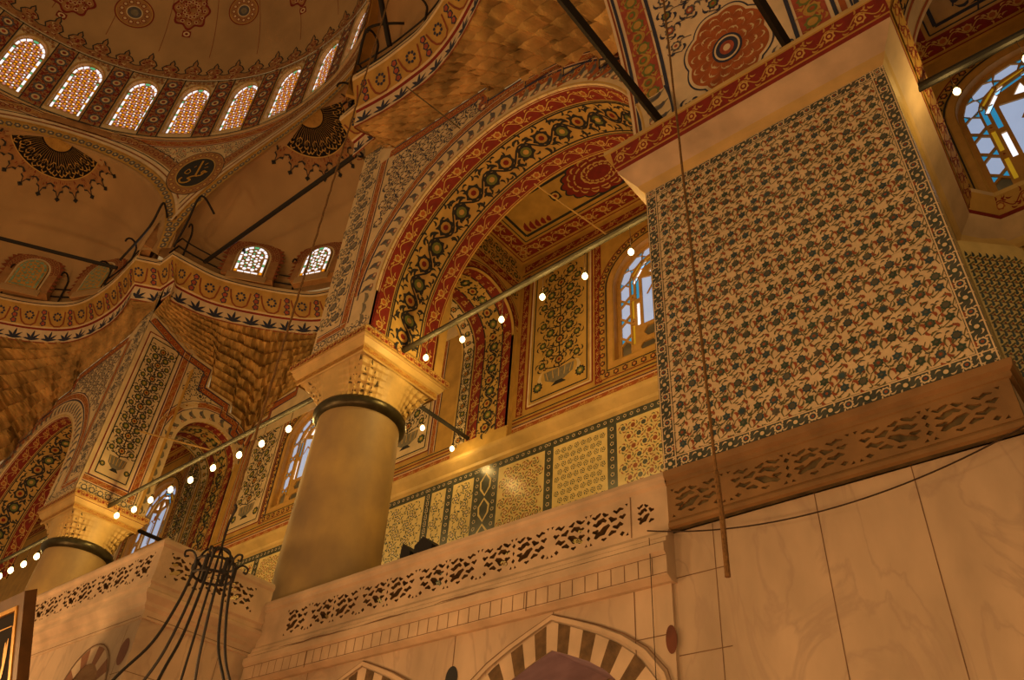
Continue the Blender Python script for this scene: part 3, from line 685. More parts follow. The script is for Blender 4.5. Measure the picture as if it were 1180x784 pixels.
# tile panels under the cornice
m = MB(); S = SY(YB - .02); m.box(-70, XP0, YB - .02, YB, 5.0, 13.15, 'tile_border')
edges = [-17.9, -16.95, -15.75, -15.05, -12.95, -10.75, -8.35, -6.0, -5.0]
kinds = ['scrollgreen', 'blue', 'chain', 'rose', 'leafy', 'hex', 'leafy']
def chain(m, S, u, v0, v1):
    v = v0
    while v < v1:
        stroke(m, S, [(u - .18, v + .3), (u - .2, v + .55), (u, v + .8), (u + .2, v + .55), (u + .18, v + .3), (u, v + .05)], .07, 'tile_bg2', .009, closed=True); v += .86
def tpanel(a, b_, kind, z0=5.2, z1=12.85):
    if kind == 'chain': chain(m, S, (a + b_) / 2, z0, z1 - .6); 
    else:
        rect(m, S, a + .16, b_ - .16, z0, z1, 'tile_bg2', .004)
        A, B = a + .2, b_ - .2
        if kind == 'rose': field(m, S, A, B, z0 + .1, z1 - .1, .33, [('tile_grey', 'tile_bg2', 'tile_red'), ('tile_red', 'tile_bg', None)], ['tile_green', 'tile_red'], r=.25, leaves=6)
        elif kind == 'hex': field(m, S, A, B, z0 + .1, z1 - .1, .31, [('tile_blue', 'tile_grey', None), ('tile_red', None, None)], ['tile_green', 'tile_red'], r=.27, leaves=6)
        elif kind == 'leafy': field(m, S, A, B, z0 + .1, z1 - .1, .23, [('tile_grey', None, None)], ['tile_green', 'tile_blue'], r=.1, leaves=5)
        else: field(m, S, A, B, z0 + .1, z1 - .1, .3, [('tile_blue', 'tile_bg', None), None], ['tile_green', 'tile_blue'], r=.3, leaves=6)
    for x in (a, b_):
        k = z0
        while k < z1: flower(m, S, x, k, .07, 'tile_bg', 'tile_blue', None, .008, n=5); k += .24
    x = a
    while x < b_: flower(m, S, x, 13.0, .06, 'tile_bg', 'tile_blue', None, .008, n=5); x += .22
for i, k in enumerate(kinds): tpanel(edges[i], edges[i + 1], k, 6.0)
for i in range(6): tpanel(-31.7 + i * 2.3, -31.7 + i * 2.3 + 2.3, ['blue', 'hex', 'rose', 'leafy', 'blue', 'scrollgreen'][i], 8.0)
m.box(-.1, 9, YB - .02, YB, 5.0, 13.15, 'tile_bg2'); tileborder(m, S, 5.2, 13.1, .0, .28, True)
field(m, S, .4, 4.5, 6, 13.0, .3, [('tile_blue', 'tile_bg', None), None], ['tile_green', 'tile_blue'], r=.3, leaves=6)
m.build('tile_dado', wbk, WL)

# big gallery windows with geometric stained glass
def gallery_window(idx, a, b_):
    root = empty('window_%d' % idx, ((a + b_) / 2, YB + .1, WZ0), kind='structure'); L = ((a + b_) / 2, YB + .1, WZ0); c = (a + b_) / 2; W = b_ - a; H = WZT - WZ0
    out = winoutline(a, b_, WZ0, WZS, WZT, 20); gl = MB(); fr = MB(); holes = []; S = SY(YB + .22)
    def clipin(P): return all(inpoly(x, z, winoutline(a + .05, b_ - .05, WZ0 + .04, WZS, WZT - .05, 20)) for x, z in P)
    def add(P, col, big=False):
        if not clipin(P): return
        holes.append(P); gl.face([S(x, z, -.05) for x, z in P], col)
    # border ring of hexagons with cyan triangles along the sides and around the head
    def ring(t, off):            # t arclength along left side -> head -> right side
        l1 = WZS - WZ0; ry = WZT - WZS; hw = W / 2; la = PI * (hw + ry) / 2
        if t < l1: return (a + off, WZ0 + t), (0, 1)
        if t > l1 + la: return (b_ - off, WZS - (t - l1 - la)), (0, -1)
        th = PI - (t - l1) / la * PI; p = (c + (hw - off) * math.cos(th), WZS + (ry - off) * math.sin(th)); d = (-(hw) * math.sin(th) * -1, ry * math.cos(th) * -1)
        n = math.hypot(*d); return p, (d[0] / n, d[1] / n)
    tot = 2 * (WZS - WZ0) + PI * (W / 2 + WZT - WZS) / 2; n = 14; step = tot / n
    def loc(t, off, pts):
        (px, pz), (dx, dz) = ring(t, off); nx, nz = dz, -dx
        return [(px + dx * u + nx * v, pz + dz * u + nz * v) for u, v in pts]
    for i in range(n):
        t = (i + .5) * step; h = step * .42
        add(loc(t, .3, [(-h, 0), (-h * .6, .16), (h * .6, .16), (h, 0), (h * .6, -.16), (-h * .6, -.16)]), 'glass_sky' if i not in (0, n - 1) else 'glass_dark')
        if i: 
            t = i * step
            add(loc(t, .3, [(-h * .36, .17), (h * .36, .17), (0, .03)]), 'glass_cyan'); add(loc(t, .3, [(-h * .36, -.17), (h * .36, -.17), (0, -.03)]), 'glass_cyan')
    for i in range(10):
        l = tot * .93 / 10; t = tot * .035 + (i + .5) * l; add(loc(t, .57, [(-l * .38, -.05), (l * .38, -.05), (l * .38, .05), (-l * .38, .05)]), 'glass_amber' if i % 3 != 2 else 'glass_cyan')
        add(loc(t + l / 2, .57, [(-.04, 0), (0, .04), (.04, 0), (0, -.04)]), 'glass_red')
    for i in range(8):
        l = tot * .8 / 8; t = tot * .1 + (i + .5) * l; add(loc(t, .76, [(-l * .42, -.06), (l * .42, -.06), (l * .42, .06), (-l * .42, .06)]), 'glass_cyan' if i % 2 else 'glass_white')
    # inner field: big sky panes split by a tulip scroll, hexagon panels at foot
    x0, x1 = a + .92, b_ - .92
    add([(x0, WZ0 + 1.15), (c - .04, WZ0 + 1.15), (c - .04, WZS - .45), (c - .2, WZS - .1), (x0, WZS + .05)], 'glass_sky'); add([(c + .04, WZ0 + 1.15), (x1, WZ0 + 1.15), (x1, WZS + .05), (c + .2, WZS - .1), (c + .04, WZS - .45)], 'glass_sky')
    add([(c - .45, WZS + .15), (c - .12, WZS + .05), (c - .2, WZS + .5)], 'glass_white'); add([(c + .45, WZS + .15), (c + .12, WZS + .05), (c + .2, WZS + .5)], 'glass_white'); add([(c - .07, WZS + .1), (c, WZS), (c + .07, WZS + .1), (c, WZS + .2)], 'glass_red')
    add([(c - .08, WZS + .4), (c, WZS + .3), (c + .08, WZS + .4), (c, WZS + .52)], 'glass_red')
    for zz, cols in ((WZ0 + .82, ('glass_dark', 'glass_dark')),):
        for k, cc in enumerate((c - .38, c + .38)): add([(cc - .34, zz), (cc - .2, zz + .19), (cc + .2, zz + .19), (cc + .34, zz), (cc + .2, zz - .19), (cc - .2, zz - .19)], cols[k])
    for k in range(3): cc = a + .75 + (W - 1.5) * (k + .5) / 3; add([(cc - .27, WZ0 + .3), (cc - .16, WZ0 + .46), (cc + .16, WZ0 + .46), (cc + .27, WZ0 + .3), (cc + .16, WZ0 + .14), (cc - .16, WZ0 + .14)], 'glass_dark')
    plate(fr, S, out, holes, .05, 'lattice'); fr.build('lattice', root, L); gl.build('glass', root, L)
    m2 = MB(); stroke(m2, SY(YB + .17), [(c, WZ0 + 1.2), (c - .05, WZS - .7), (c - .3, WZS - .5), (c - .5, WZS - .8)], .07, 'lattice', 0); stroke(m2, SY(YB + .17), [(c + .02, WZS - .75), (c + .3, WZS - .55), (c + .55, WZS - .7)], .07, 'lattice', 0)
    flower(m2, SY(YB + .17), c, WZS - .45, .2, 'lattice', None, 'glass_red', .004, n=4); m2.build('tracery', root, L)
for i, (a, b_) in enumerate(WIN): gallery_window(i + 1, a, b_)

# ================================================================== TRANSVERSE ARCHES over the gallery bays
AYC, AYR, AZS = 14.42, 1.5, 18.0
def trans(xa, xb, label, both=True):       # xa > xb ; visible face at xa
    root = empty('transverse_arch', (xa, AYC, 14.2), label, 'arch wall'); L = (xa, AYC, 14.2); m = MB(); S = SX(xa)
    hole = arcpts(AYC, AZS, AYR, 0, 180, 24)
    outer = [(10.2, 14.22), (AYC - AYR, 14.22), (AYC - AYR, AZS)] + arcpts(AYC, AZS, AYR, 180, 0, 24)[1:] + [(AYC + AYR, 13.7), (YB, 13.7), (YB, 19.75)]
    if both: outer += [(YB, 21.4), (10.2, 21.4)]
    else: outer = outer[:-1] + [(16.0, 19.8), (15.6, 19.9), (15.6, 20.4), (14.9, 20.5), (14.9, 21.0), (13.5, 21.1), (13.5, 22.15), (11.9, 22.3), (10.02, 23.1), (10.02, 14.22)]
    plate(m, S, outer, [], .4, 'gold' if both else 'cream')
    J = AZS - 14.22; LEN = 2 * J + PI * AYR
    def SI(u, v, h=0):
        r = AYR - h
        if u < J: return (v, AYC + r, 14.22 + u)
        if u > LEN - J: return (v, AYC - r, 14.22 + LEN - u)
        th = (u - J) / AYR; return (v, AYC + r * math.cos(th), AZS + r * math.sin(th))
    def SA(u, v, h=0): th = u / AYR; return S(AYC + (AYR + v) * math.cos(th), AZS + (AYR + v) * math.sin(th), h)
    W = xa - xb
    m.grid(lambda a, b_: SI(a * LEN, xa - W * b_, 0), 60, 2, 'gold')
    redband(m, SI, 0, LEN, xa - .3, .2, .6); darkband(m, SI, 0, LEN, xa - W * .37, W * .17, .95); redband(m, SI, 0, LEN, xa - W * .63, .22, .6); darkband(m, SI, 0, LEN, xa - W * .85, W * .1, .7, 'cream')
    if both:
        redband(m, SA, 0, PI * AYR, .16, .12, .5)
        for v in (.02, .34): stroke(m, SA, [(PI * AYR * i / 30, v) for i in range(31)], .03, 'dark', .009)
        rect(m, S, 12.6, 16.0, 19.95, 20.3, 'red', .005); scroll(m, S, 12.6, 16, 20.12, .16, .5, 'gold', 'gold', [F_RED, None], h=.009)
        field(m, S, 12.6, 16.0, 20.35, 21.3, .45, DEF, ['dark'], r=.3)
        field(m, S, 12.6, 16.0, 18.6, 19.9, .4, DEF, ['dark'], r=.3, inside=lambda u, v: math.hypot(u - AYC, v - AZS) > AYR + .55)
    else:
        leafband(m, SA, -.2, PI * AYR + .1, .32, .26, .4); orangeband(m, SA, -.2, PI * AYR + .2, .8, .16, .4)
        rect(m, S, 15.95, 16.08, 14, 18, 'cream', .005)
        vasepanel(m, S, 10.35, 11.8, 15.15, 22.0, 'cream', .5)
        orangeband(m, S, 14.6, 22.2, 12.12, .17, .45, vertical=True); orangeband(m, S, 10.1, 12.3, 14.85, .14, .4)
        field(m, S, 10.1, 12.8, 14.3, 14.65, .35, [('slate', 'cream', None)], ['greyleaf'], r=.4)
        for k in range(8): leaf(m, S, 12.6, 14.4 + k * .42, 1.2, .42, .2, 'greyleaf', .008, 1)
        rect(m, S, 12.4, 13.4, 19.5, 21.6, 'cream', .004); field(m, S, 12.4, 14.3, 19.6, 21.7, .36, [('dark', 'slate', None), None], ['dark', 'navy'], r=.25, leaves=6, inside=lambda u, v: math.hypot(u - AYC, v - AZS) > AYR + 1.05 and (v < 20.7 or u < 13.2))
        ST = [(10.1, 22.75), (11.9, 22.0), (13.25, 21.85), (13.25, 20.85), (14.65, 20.7), (14.65, 20.2), (15.35, 20.1), (15.35, 19.65), (16.0, 19.4)]
        stroke(m, S, ST, .30, 'orange', .007); stroke(m, S, [(x + .14, z + .12) for x, z in ST], .05, 'navy', .011); stroke(m, S, [(x - .14, z - .16) for x, z in ST], .05, 'navy', .011)
        for i in range(0, len(ST) - 1):
            a, b_ = ST[i], ST[i + 1]; n = max(1, int(math.dist(a, b_) / .28))
            for k in range(n): t = (k + .5) / n; flower(m, S, a[0] + (b_[0] - a[0]) * t, a[1] + (b_[1] - a[1]) * t, .08, 'gold', 'red', None, .012, n=5)
    m.build('painted_face', root, L)
    m = MB(); m.box(xb + .01, xa + .012, AYC + AYR + .015, YB, 13.7, 18.3, 'gold'); m.build('respond', root, L)
trans(-14.56, -17.0, 'small painted arch inside the near gallery bay, between the big column and the back wall')
trans(-30.85, -33.6, 'small painted arch with stepped orange border beside the farther column', both=False)
trans(-5.72 + 6.2 + 5.5, 3.6, 'small painted arch closing the far end of the right-hand gallery bay')
# ceilings of the bays
def bayceil(name, x0, x1, y0, y1, z, label, dim=False):
    m = MB(); S = SZ(z); m.box(x0, x1, y0, y1, z, z + .1, 'ochre')
    w_ = .95
    for (a, b_, c, d, v) in ((x0, x1, y1 - w_, y1, 0), (x0, x1, y0, y0 + w_, 0)):
        redband(m, S, a + .3, b_ - .3, (c + d) / 2, .26, .6)
    for (a, b_, c, d) in ((x0, x0 + w_, y0, y1), (x1 - w_, x1, y0, y1)): redband(m, S, c + .3, d - .3, (a + b_) / 2, .26, .6, vertical=True)
    for o, wd, cc in ((.12, .04, 'red'), (.85, .04, 'dark'), (1.05, .10, 'dark')): frame(m, S, x0 + o, x1 - o, y0 + o, y1 - o, wd, cc, .012)
    return m, S
m, S = bayceil('c', -14.56, -5.8, 12.5, YB, 21.35, '')
c = FZ(690, 198, 21.35); cx, cy = c.x, c.y
fan(m, S, cx, cy, [(cx + (1.35 + .12 * abs(math.sin(8 * a * PI / 48))) * math.cos(a * PI / 48), cy + (.8 + .08 * abs(math.sin(8 * a * PI / 48))) * math.sin(a * PI / 48)) for a in range(96)], 'dark', .010)
fan(m, S, cx, cy, [(cx + (1.28 + .12 * abs(math.sin(8 * a * PI / 48))) * math.cos(a * PI / 48), cy + (.74 + .08 * abs(math.sin(8 * a * PI / 48))) * math.sin(a * PI / 48)) for a in range(96)], 'red', .014)
for q in range(16):
    a = q * PI / 8
    for r in (.35, .7): stroke(m, S, [(cx + r * 1.3 * math.cos(a + t), cy + r * math.sin(a + t) * .8) for t in (0, .12, .2, .3)], .05, 'gold', .018); leaf(m, S, cx + r * 1.5 * math.cos(a), cy + r * .9 * math.sin(a), a + 1, .28, .08, 'gold', .018, 1.5)
flower(m, S, cx - 1.75, cy - .05, .24, 'dark', 'gold', 'red', .014, n=4)
for sx in (-1, 1):
    for q in range(5): x = (-14.56 + 1.35 + q * .22) if sx < 0 else (-5.8 - 1.35 - q * .22); leaf(m, S, x, YB - 1.15, -PI / 2 + .3 * sx, .45 - q * .05, .2, 'red', .012, .8)
bay = m.build('painted_ceiling', None, (-10, 14, 21.35)); tag(bay, 'dark gold painted ceiling with a red medallion inside the near gallery bay', 'ceiling')
bay.name = 'ceiling'; tag(bay, kind='structure')
m, S = bayceil('c', XP1, 9, 10.0, YB, 20.6, ''); field(m, S, .4, 7.5, 11.4, 15, .8, [('dark', 'ochre', 'dark'), None], ['dark', 'dark'], r=.25, leaves=6, stems='dark')
b2 = m.build('ceiling', None, (4, 13, 20.6)); tag(b2, 'dark painted ceiling in the right-hand gallery bay', 'ceiling', kind='structure')
m, S = bayceil('c', -68, -33.5, 12.5, YB, 21.3, ''); b3 = m.build('ceiling', None, (-40, 14, 21.3)); tag(b3, 'painted ceiling of the far left gallery bay', 'ceiling', kind='structure')
# first bit of the next arch, springing from the right edge of the pier
m = MB(); r0 = 4.4; xc = XP1 + .25 + r0
def SR(u, v, h=0): th = PI - u / r0; r = r0 - h; return (xc + r * math.cos(th), v, 15.3 + r * math.sin(th))
m.grid(lambda a, b_: SR(a * r0 * PI, 10 + 2.5 * b_, 0), 60, 2, 'cream'); m.box(XP1 - .1, XP1 + .25, 10, 12.5, 14.62, 15.3, 'cream')
for y_ in (10.15, 10.6, 11.9, 12.35): stroke(m, SR, [(r0 * PI * i / 50, y_) for i in range(51)], .08, 'orange', .01)
darkband(m, SR, 0, r0 * PI, 11.25, .5, 1.2); 
SG = SY(10.0)
ou = [(XP1 - .35, 14.62), (XP1 + .25, 14.62), (XP1 + .25, 15.3)] + arcpts(xc, 15.3, r0, 180, 0, 40) + [(xc + r0 + .3, 15.3), (xc + r0 + .3, 24), (XP1 - .35, 24)]
plate(m, SG, ou, [], .3, 'cream2')
stroke(m, SG, [(XP1 - .25, 14.65), (XP1 - .25, 23.9)], .12, 'orange', .008); stroke(m, SG, [(XP1 - .1, 14.65), (XP1 - .1, 23.9)], .04, 'navy', .008); stroke(m, SG, arcpts(xc, 15.3, r0 + .12, 180, 0, 40), .12, 'orange', .009)
stroke(m, SG, arcpts(xc, 15.3, r0 + .28, 180, 0, 40), .1, 'navy', .011)
tag(m.build('gallery_arch', None, (xc, 10, 14.6)), 'painted arch springing from the right corner of the tiled pier, at the top edge', 'arch wall')

# ================================================================== GREAT ARCH above the pier
GR = 14.2; GY, GZ = 10.15 - GR, 14.62; GX0, GX1 = -6.0, -1.0
def SG2(u, v, h=0): a = u / GR; r = GR - h; return (v, GY + r * math.cos(a), GZ + r * math.sin(a))
m = MB(); ML = GR * PI * .5
m.grid(lambda a, b_: SG2(a * ML, GX0 + (GX1 - GX0) * b_), 160, 4, 'cream2'); m.grid(lambda a, b_: (GX0, GY + (GR + 2 * b_) * math.cos(a * ML / GR), GZ + (GR + 2 * b_) * math.sin(a * ML / GR)), 60, 1, 'cream')
UM = 16
for sx, x0 in ((1, GX0), (-1, GX1)):
    T = lambda u, v, h=0, s=sx, x=x0: SG2(u, x + s * v, h)
    line(m, T, (0, .10), (UM, .10), .05, 'rust', .008); line(m, T, (0, .2), (UM, .2), .08, 'navy', .008); rect(m, T, 0, UM, .32, .92, 'pinkred', .005); scroll(m, T, 0, UM, .62, .30, .75, 'ochre', 'ochre', [('ochre', 'olive', 'orange'), ('olive', 'ochre', None)], h=.009, fr=.66)
    line(m, T, (0, 1.02), (UM, 1.02), .09, 'navy', .008)
def SGc(u, v, h=0): return SG2(u, v, h)
q = None
for i in range(400):            # find the arc position seen at the medallion
    u = i * .03; p = Vector(SG2(u, -3.5)); 
    y_ = 392 + FPX * (dn.dot(p) / fw.dot(p))
    if y_ < 57: q = u; break
MU = q or 5.0; MX = -3.45
NB = 96
def blob(r1, r2, k, amp): return [(MU + (r1 + amp * abs(math.sin(k * a * PI / NB))) * math.cos(a * 2 * PI / NB), MX + (r2 + amp * abs(math.sin(k * a * PI / NB))) * math.sin(a * 2 * PI / NB)) for a in range(NB)]
fan(m, SGc, MU, MX, blob(1.22, .98, 8, .1), 'navy', .009); fan(m, SGc, MU, MX, blob(1.18, .94, 8, .1), 'cream2', .012); fan(m, SGc, MU, MX, blob(1.10, .87, 8, .1), 'orange', .015)
for r1 in (.5, .72, .92):
    n = int(18 * r1)
    for k in range(n): a = 2 * PI * k / n + r1; leaf(m, SGc, MU + r1 * 1.1 * math.cos(a), MX + r1 * .88 * math.sin(a), a + 1.2, .22, .05, 'cream', .019, 2.2); leaf(m, SGc, MU + r1 * 1.1 * math.cos(a + .12), MX + r1 * .88 * math.sin(a + .12), a - .8, .16, .05, 'cream', .019, -2)
for r1, cc, hh in ((.42, 'navy', .02), (.36, 'cream2', .023), (.31, 'navy', .026), (.2, 'pinkred', .03), (.1, 'cream2', .033)): fan(m, SGc, MU, MX, [(MU + r1 * math.cos(a * PI / 16), MX + r1 * .85 * math.sin(a * PI / 16)) for a in range(32)], cc, hh)
ins = lambda u, v: ((u - MU) / 1.5) ** 2 + ((v - MX) / 1.25) ** 2 > 1
field(m, SGc, .25, 9, GX0 + 1.15, GX1 - 1.1, .52, [('slate', 'pinkred', 'cream'), ('navy', 'olive', 'orange'), ('slate', 'cream2', 'pinkred')], ['navy', 'slate', 'navy'], r=.3, inside=ins, stems='slate', leaves=4)
ga = m.build('great_arch', None, (-3.5, 10, 14.6), True); tag(ga, 'huge painted arch soffit with an orange medallion, rising from the top of the tiled pier', 'arch')

# ================================================================== EXEDRAE RING CORNICE
DC = Vector((-23.8, -2.3)); ZR = 25.8
lip1 = [FZ(*p, ZR) for p in ((-70, 300), (-35, 325), (0, 338), (50, 347), (90, 346), (125, 327), (158, 294), (186, 300), (200.5, 289))]
lip2 = [FZ(*p, ZR) for p in ((200.5, 289), (222, 301), (250, 315), (275, 322.5), (300, 328), (335, 334), (370, 335))]
lip3 = [FZ(*p, ZR) for p in ((392, 134), (416, 114), (407, 87), (438, 68), (462, 50), (484, 31), (507, 0), (530, -45))]
lip2 = [Vector((p.x, p.y)) for p in lip2]; e = lip2[-1]
lip2 += [Vector((-24.0, 15.6))] + [Vector((MIR - p.x, p.y)) for p in lip2[::-1]]
lip1 = [Vector((p.x, p.y)) for p in lip1]; lip3 = [Vector((p.x, p.y)) for p in lip3]
lip3 = [lip2[-1].lerp(lip3[0], .5)] + lip3
def exc(th): return DC + Vector((math.cos(math.radians(th)), math.sin(math.radians(th)))) * 10.97
EC = {1: exc(152), 2: exc(90), 3: exc(28)}
def outs_for(lip, c, tips):
    O = []
    for i, p in enumerate(lip):
        d = (p - (DC if i in tips else c)).normalized(); O.append(d)
    return O
rings = [(lip1, outs_for(lip1, EC[1], (6, 7, 8)), 'left'), (lip2, outs_for(lip2, EC[2], (0, len(lip2) - 1)), 'mid'), (lip3, outs_for(lip3, EC[3], (0, 1, 2)), 'near')]
def smooth(P, keep, k=6):
    Q = []
    for i in range(len(P) - 1):
        p0 = P[max(i - 1, 0)] if i not in keep else P[i]; p1, p2 = P[i], P[i + 1]; p3 = P[min(i + 2, len(P) - 1)] if (i + 1) not in keep else P[i + 1]
        for j in range(k):
            t = j / k; Q.append(.5 * ((2 * p1) + (p2 - p0) * t + (2 * p0 - 5 * p1 + 4 * p2 - p3) * t * t + (3 * p1 - p0 - 3 * p2 + p3) * t ** 3))
    Q.append(P[-1]); return Q
ringdata = []
PROF = [(.88, 23.85), (.84, 23.9), (.78, 24.58), (.70, 24.64), (.64, 24.70), (.5, 24.9), (.2, 25.3), (.06, 25.52), (0, 25.58), (0, 25.8), (.9, 25.86)]
PM = ['rust', 'cream2', 'red', 'cream', 'ochre', 'ochre', 'ochre', 'cream', 'cream', 'cream']
RL = {'left': 'curved painted cornice ring with rosettes at the left, above the far arch', 'mid': 'curved painted cornice ring with rosettes below the two bright small windows', 'near': 'curved painted cornice ring with blue palmettes beside the top of the near arch'}
for lip, O, nm in rings:
    keep = {'left': (6, 7, 8), 'mid': (0,), 'near': (0, 1, 2, 3)}[nm]
    P = smooth(lip, keep); OO = [o.normalized() for o in smooth(O, keep)]
    ringdata.append((P, OO, nm))
    m = MB(); m.sweep([(p.x, p.y) for p in P], [(o.x, o.y) for o in OO], PROF, PM)
    L = [0]
    for i in range(1, len(P)): L.append(L[-1] + (P[i] - P[i - 1]).length)
    def at(u):
        u = max(0, min(u, L[-1] - 1e-6)); i = 0
        while L[i + 1] < u: i += 1
        t = (u - L[i]) / max(1e-6, L[i + 1] - L[i]); return P[i].lerp(P[i + 1], t), OO[i].lerp(OO[i + 1], t)
    def SC(k0, k1):
        a, b_ = PROF[k0], PROF[k1]; LL = math.hypot(b_[0] - a[0], b_[1] - a[1])
        def f(u, v, h=0):
            p, o = at(u); off = a[0] + (b_[0] - a[0]) * v / LL - h * .8; return (p.x + o.x * off, p.y + o.y * off, a[1] + (b_[1] - a[1]) * v / LL - h * .4)
        return f
    S1, S2, S3 = SC(1, 2), SC(4, 7), SC(8, 9)
    n = int(L[-1] / .72)
    for i in range(n):
        u = L[-1] * (i + .5) / n
        for q_ in range(-2, 3): leaf(m, S1, u, .06, PI / 2 + q_ * .55, .58 - abs(q_) * .1, .12, 'navy', .01, q_ * .2)
    n = int(L[-1] / 1.3); c_ = L[-1] / n
    for i in range(n):
        u = c_ * (i + .5); LW = .98
        for (k0, k1) in ((4, 5), (5, 6), (6, 7)): pass
        S2b = S2
        def SQ(u_, v_, h=0):      # follow the cavetto profile
            s_ = v_; k = 4
            while k < 6:
                d = math.dist(PROF[k], PROF[k + 1])
                if s_ <= d: break
                s_ -= d; k += 1
            a, b_ = PROF[k], PROF[k + 1]; d = math.dist(a, b_); p, o = at(u_); off = a[0] + (b_[0] - a[0]) * s_ / d - h * .8
            return (p.x + o.x * off, p.y + o.y * off, a[1] + (b_[1] - a[1]) * s_ / d - h * .5)
        stroke(m, SQ, [(u - c_ * .36, .75), (u - c_ * .30, .4), (u - c_ * .22, .15), (u - c_ * .1, .02), (u + c_ * .1, .02), (u + c_ * .22, .15), (u + c_ * .26, .4), (u + c_ * .3, .75)], .07, 'rust', .012)
        for q_ in range(8): a = q_ * PI / 4; fan(m, SQ, u + .17 * math.cos(a), .5 + .17 * math.sin(a), [(u + .17 * math.cos(a) + .06 * math.cos(t * PI / 3), .5 + .17 * math.sin(a) + .06 * math.sin(t * PI / 3)) for t in range(6)], 'navy', .014)
        for vv in (.15, .42, .7): flower(m, SQ, u + c_ * .5, vv, .15, 'navy', 'pinkred', None, .014, n=5)
    line(m, S3, (0, .02), (L[-1], .02), .05, 'navy', .01)
    ro = m.build('ring_cornice', None, (P[0].x, P[0].y, ZR)); tag(ro, RL[nm], 'cornice')

# ================================================================== MUQARNAS PENDENTIVES
def resample(P, n):
    L = [0]
    for i in range(1, len(P)): L.append(L[-1] + (Vector(P[i]) - Vector(P[i - 1])).length)
    out = []
    for k in range(n + 1):
        u = L[-1] * k / n; i = 0
        while i < len(P) - 2 and L[i + 1] < u: i += 1
        t = (u - L[i]) / max(1e-6, L[i + 1] - L[i]); out.append(Vector(P[i]).lerp(Vector(P[i + 1]), min(1, t)))
    return out
def muqarnas(name, low, up, C, rows, cols, label, amp=.3, bow=1.5):
    per = 8; nu = cols * per; nv = rows * 8; A = resample(low, nu); B = resample(up, nu); m = MB(); b = len(m.v); C = Vector((C[0], C[1], 0))
    for j in range(nv + 1):
        t = j / nv; row = min(rows - 1, int(t * rows)); fb = t * rows - row
        for i in range(nu + 1):
            p = A[i].lerp(B[i], t ** bow); p.z = A[i].z + (B[i].z - A[i].z) * t
            d = C - Vector((p.x, p.y, 0)); d.normalize()
            x = i / per + (.5 if row % 2 else 0); fa = abs((x % 1) - .5) * 2      # 0 centre of a niche, 1 rib
            hn = max(0, 1 - fb * 1.05); niche = max(0, 1 - (fa / (math.sqrt(hn) + .12)) ** 2)
            big = amp * (B[i] - A[i]).length / 5
            jit = .5 + .9 * ((math.sin(row * 12.9 + int(x) * 78.2) * 43758.5) % 1)
            disp = big * (.55 * (fb - .5) - .75 * niche * jit) + .15 * big * (1 - fa) * fb
            edge = min(1, min(i, nu - i) / 5) * min(1, min(j, nv - j) / 2)
            m.v.append(tuple(p + (d * .85 + Vector((0, 0, -.5))) * disp * edge))
    for j in range(nv):
        for i in range(nu): a = b + j * (nu + 1) + i; m.f.append((a, a + 1, a + nu + 2, a + nu + 1)); m.m.append(m.mi('muq'))
    o = m.build(name, None, (low[0][0], low[0][1], low[0][2])); tag(o, label, 'muqarnas vault'); return o
base = {nm: [(p + o * .84) for p, o in zip(P, OO)] for P, OO, nm in ringdata}
g3 = [Vector((x, 9.97, z)) for x, z in [(-16.95, 23.3), (-16.2, 23.2), (-15.3, 22.5), (-11.0, 22.2), (-10.98, 21.4), (-9.5, 21.3), (-9.48, 20.75), (-8.1, 20.6), (-8.08, 20.0), (-6.9, 19.9), (-6.88, 19.2)]] + [Vector((-6.02, 9.6, 18.6))]
up3 = [Vector((q.x, q.y, 23.98)) for q in base['near'] if q.x > -17.2] + [Vector((-9, 7.6, 24.2)), Vector((-6.02, 6.6, 24.4))]
up3 = [p for p in up3 if p.x <= -9.5] + [Vector((-8.6, 7.6, 24.0)), Vector((-6.02, 6.5, 24.0))]
muqarnas('muqarnas_pendentive', g3, up3, DC, 7, 22, 'large honeycomb plaster vaulting above the near painted arch, beside the great arch', amp=.5)
g1 = [Vector((MIR - p.x, p.y, p.z)) for p in g3]; up1 = [Vector((q.x, q.y, 23.98)) for q in base['left']][::-1]
up1 = [Vector((-31.0, 9.95, 23.98))] + [p for p in up1 if p.x < -31.3]
muqarnas('muqarnas_pendentive', g1, up1, DC, 8, 22, 'honeycomb plaster vaulting at the left, above the far painted arch', amp=.35)
mb = base['mid']; half = mb[:len(mb) // 2 + 1]
g2 = [Vector((-30.88, y, z)) for y, z in ((10.02, 23.1), (11.9, 22.3), (13.5, 22.15), (13.6, 21.1), (14.9, 21.0), (15.0, 20.5), (15.6, 20.4), (16.0, 19.8))] + [Vector((x, YB - .05, z)) for x, z in ((-30.6, 19.8), (-30.1, 20.5), (-29.2, 20.6), (-29.0, 21.2), (-27.6, 21.4), (-27.2, 22.3), (-24.3, 22.6), (-23.9, 22.8))]
muqarnas('muqarnas_pendentive', g2, [Vector((q.x, q.y, 23.98)) for q in half], EC[2], 9, 30, 'honeycomb plaster vaulting under the middle cornice ring, behind the lamp string', amp=.42, bow=1.2)
g2m = [Vector((MIR - p.x, p.y, p.z)) for p in g2]
muqarnas('muqarnas_pendentive', g2m, [Vector((MIR - q.x, q.y, 23.98)) for q in half], EC[2], 9, 30, 'honeycomb plaster vaulting hidden mostly behind the big column and its wall', amp=.42, bow=1.2)
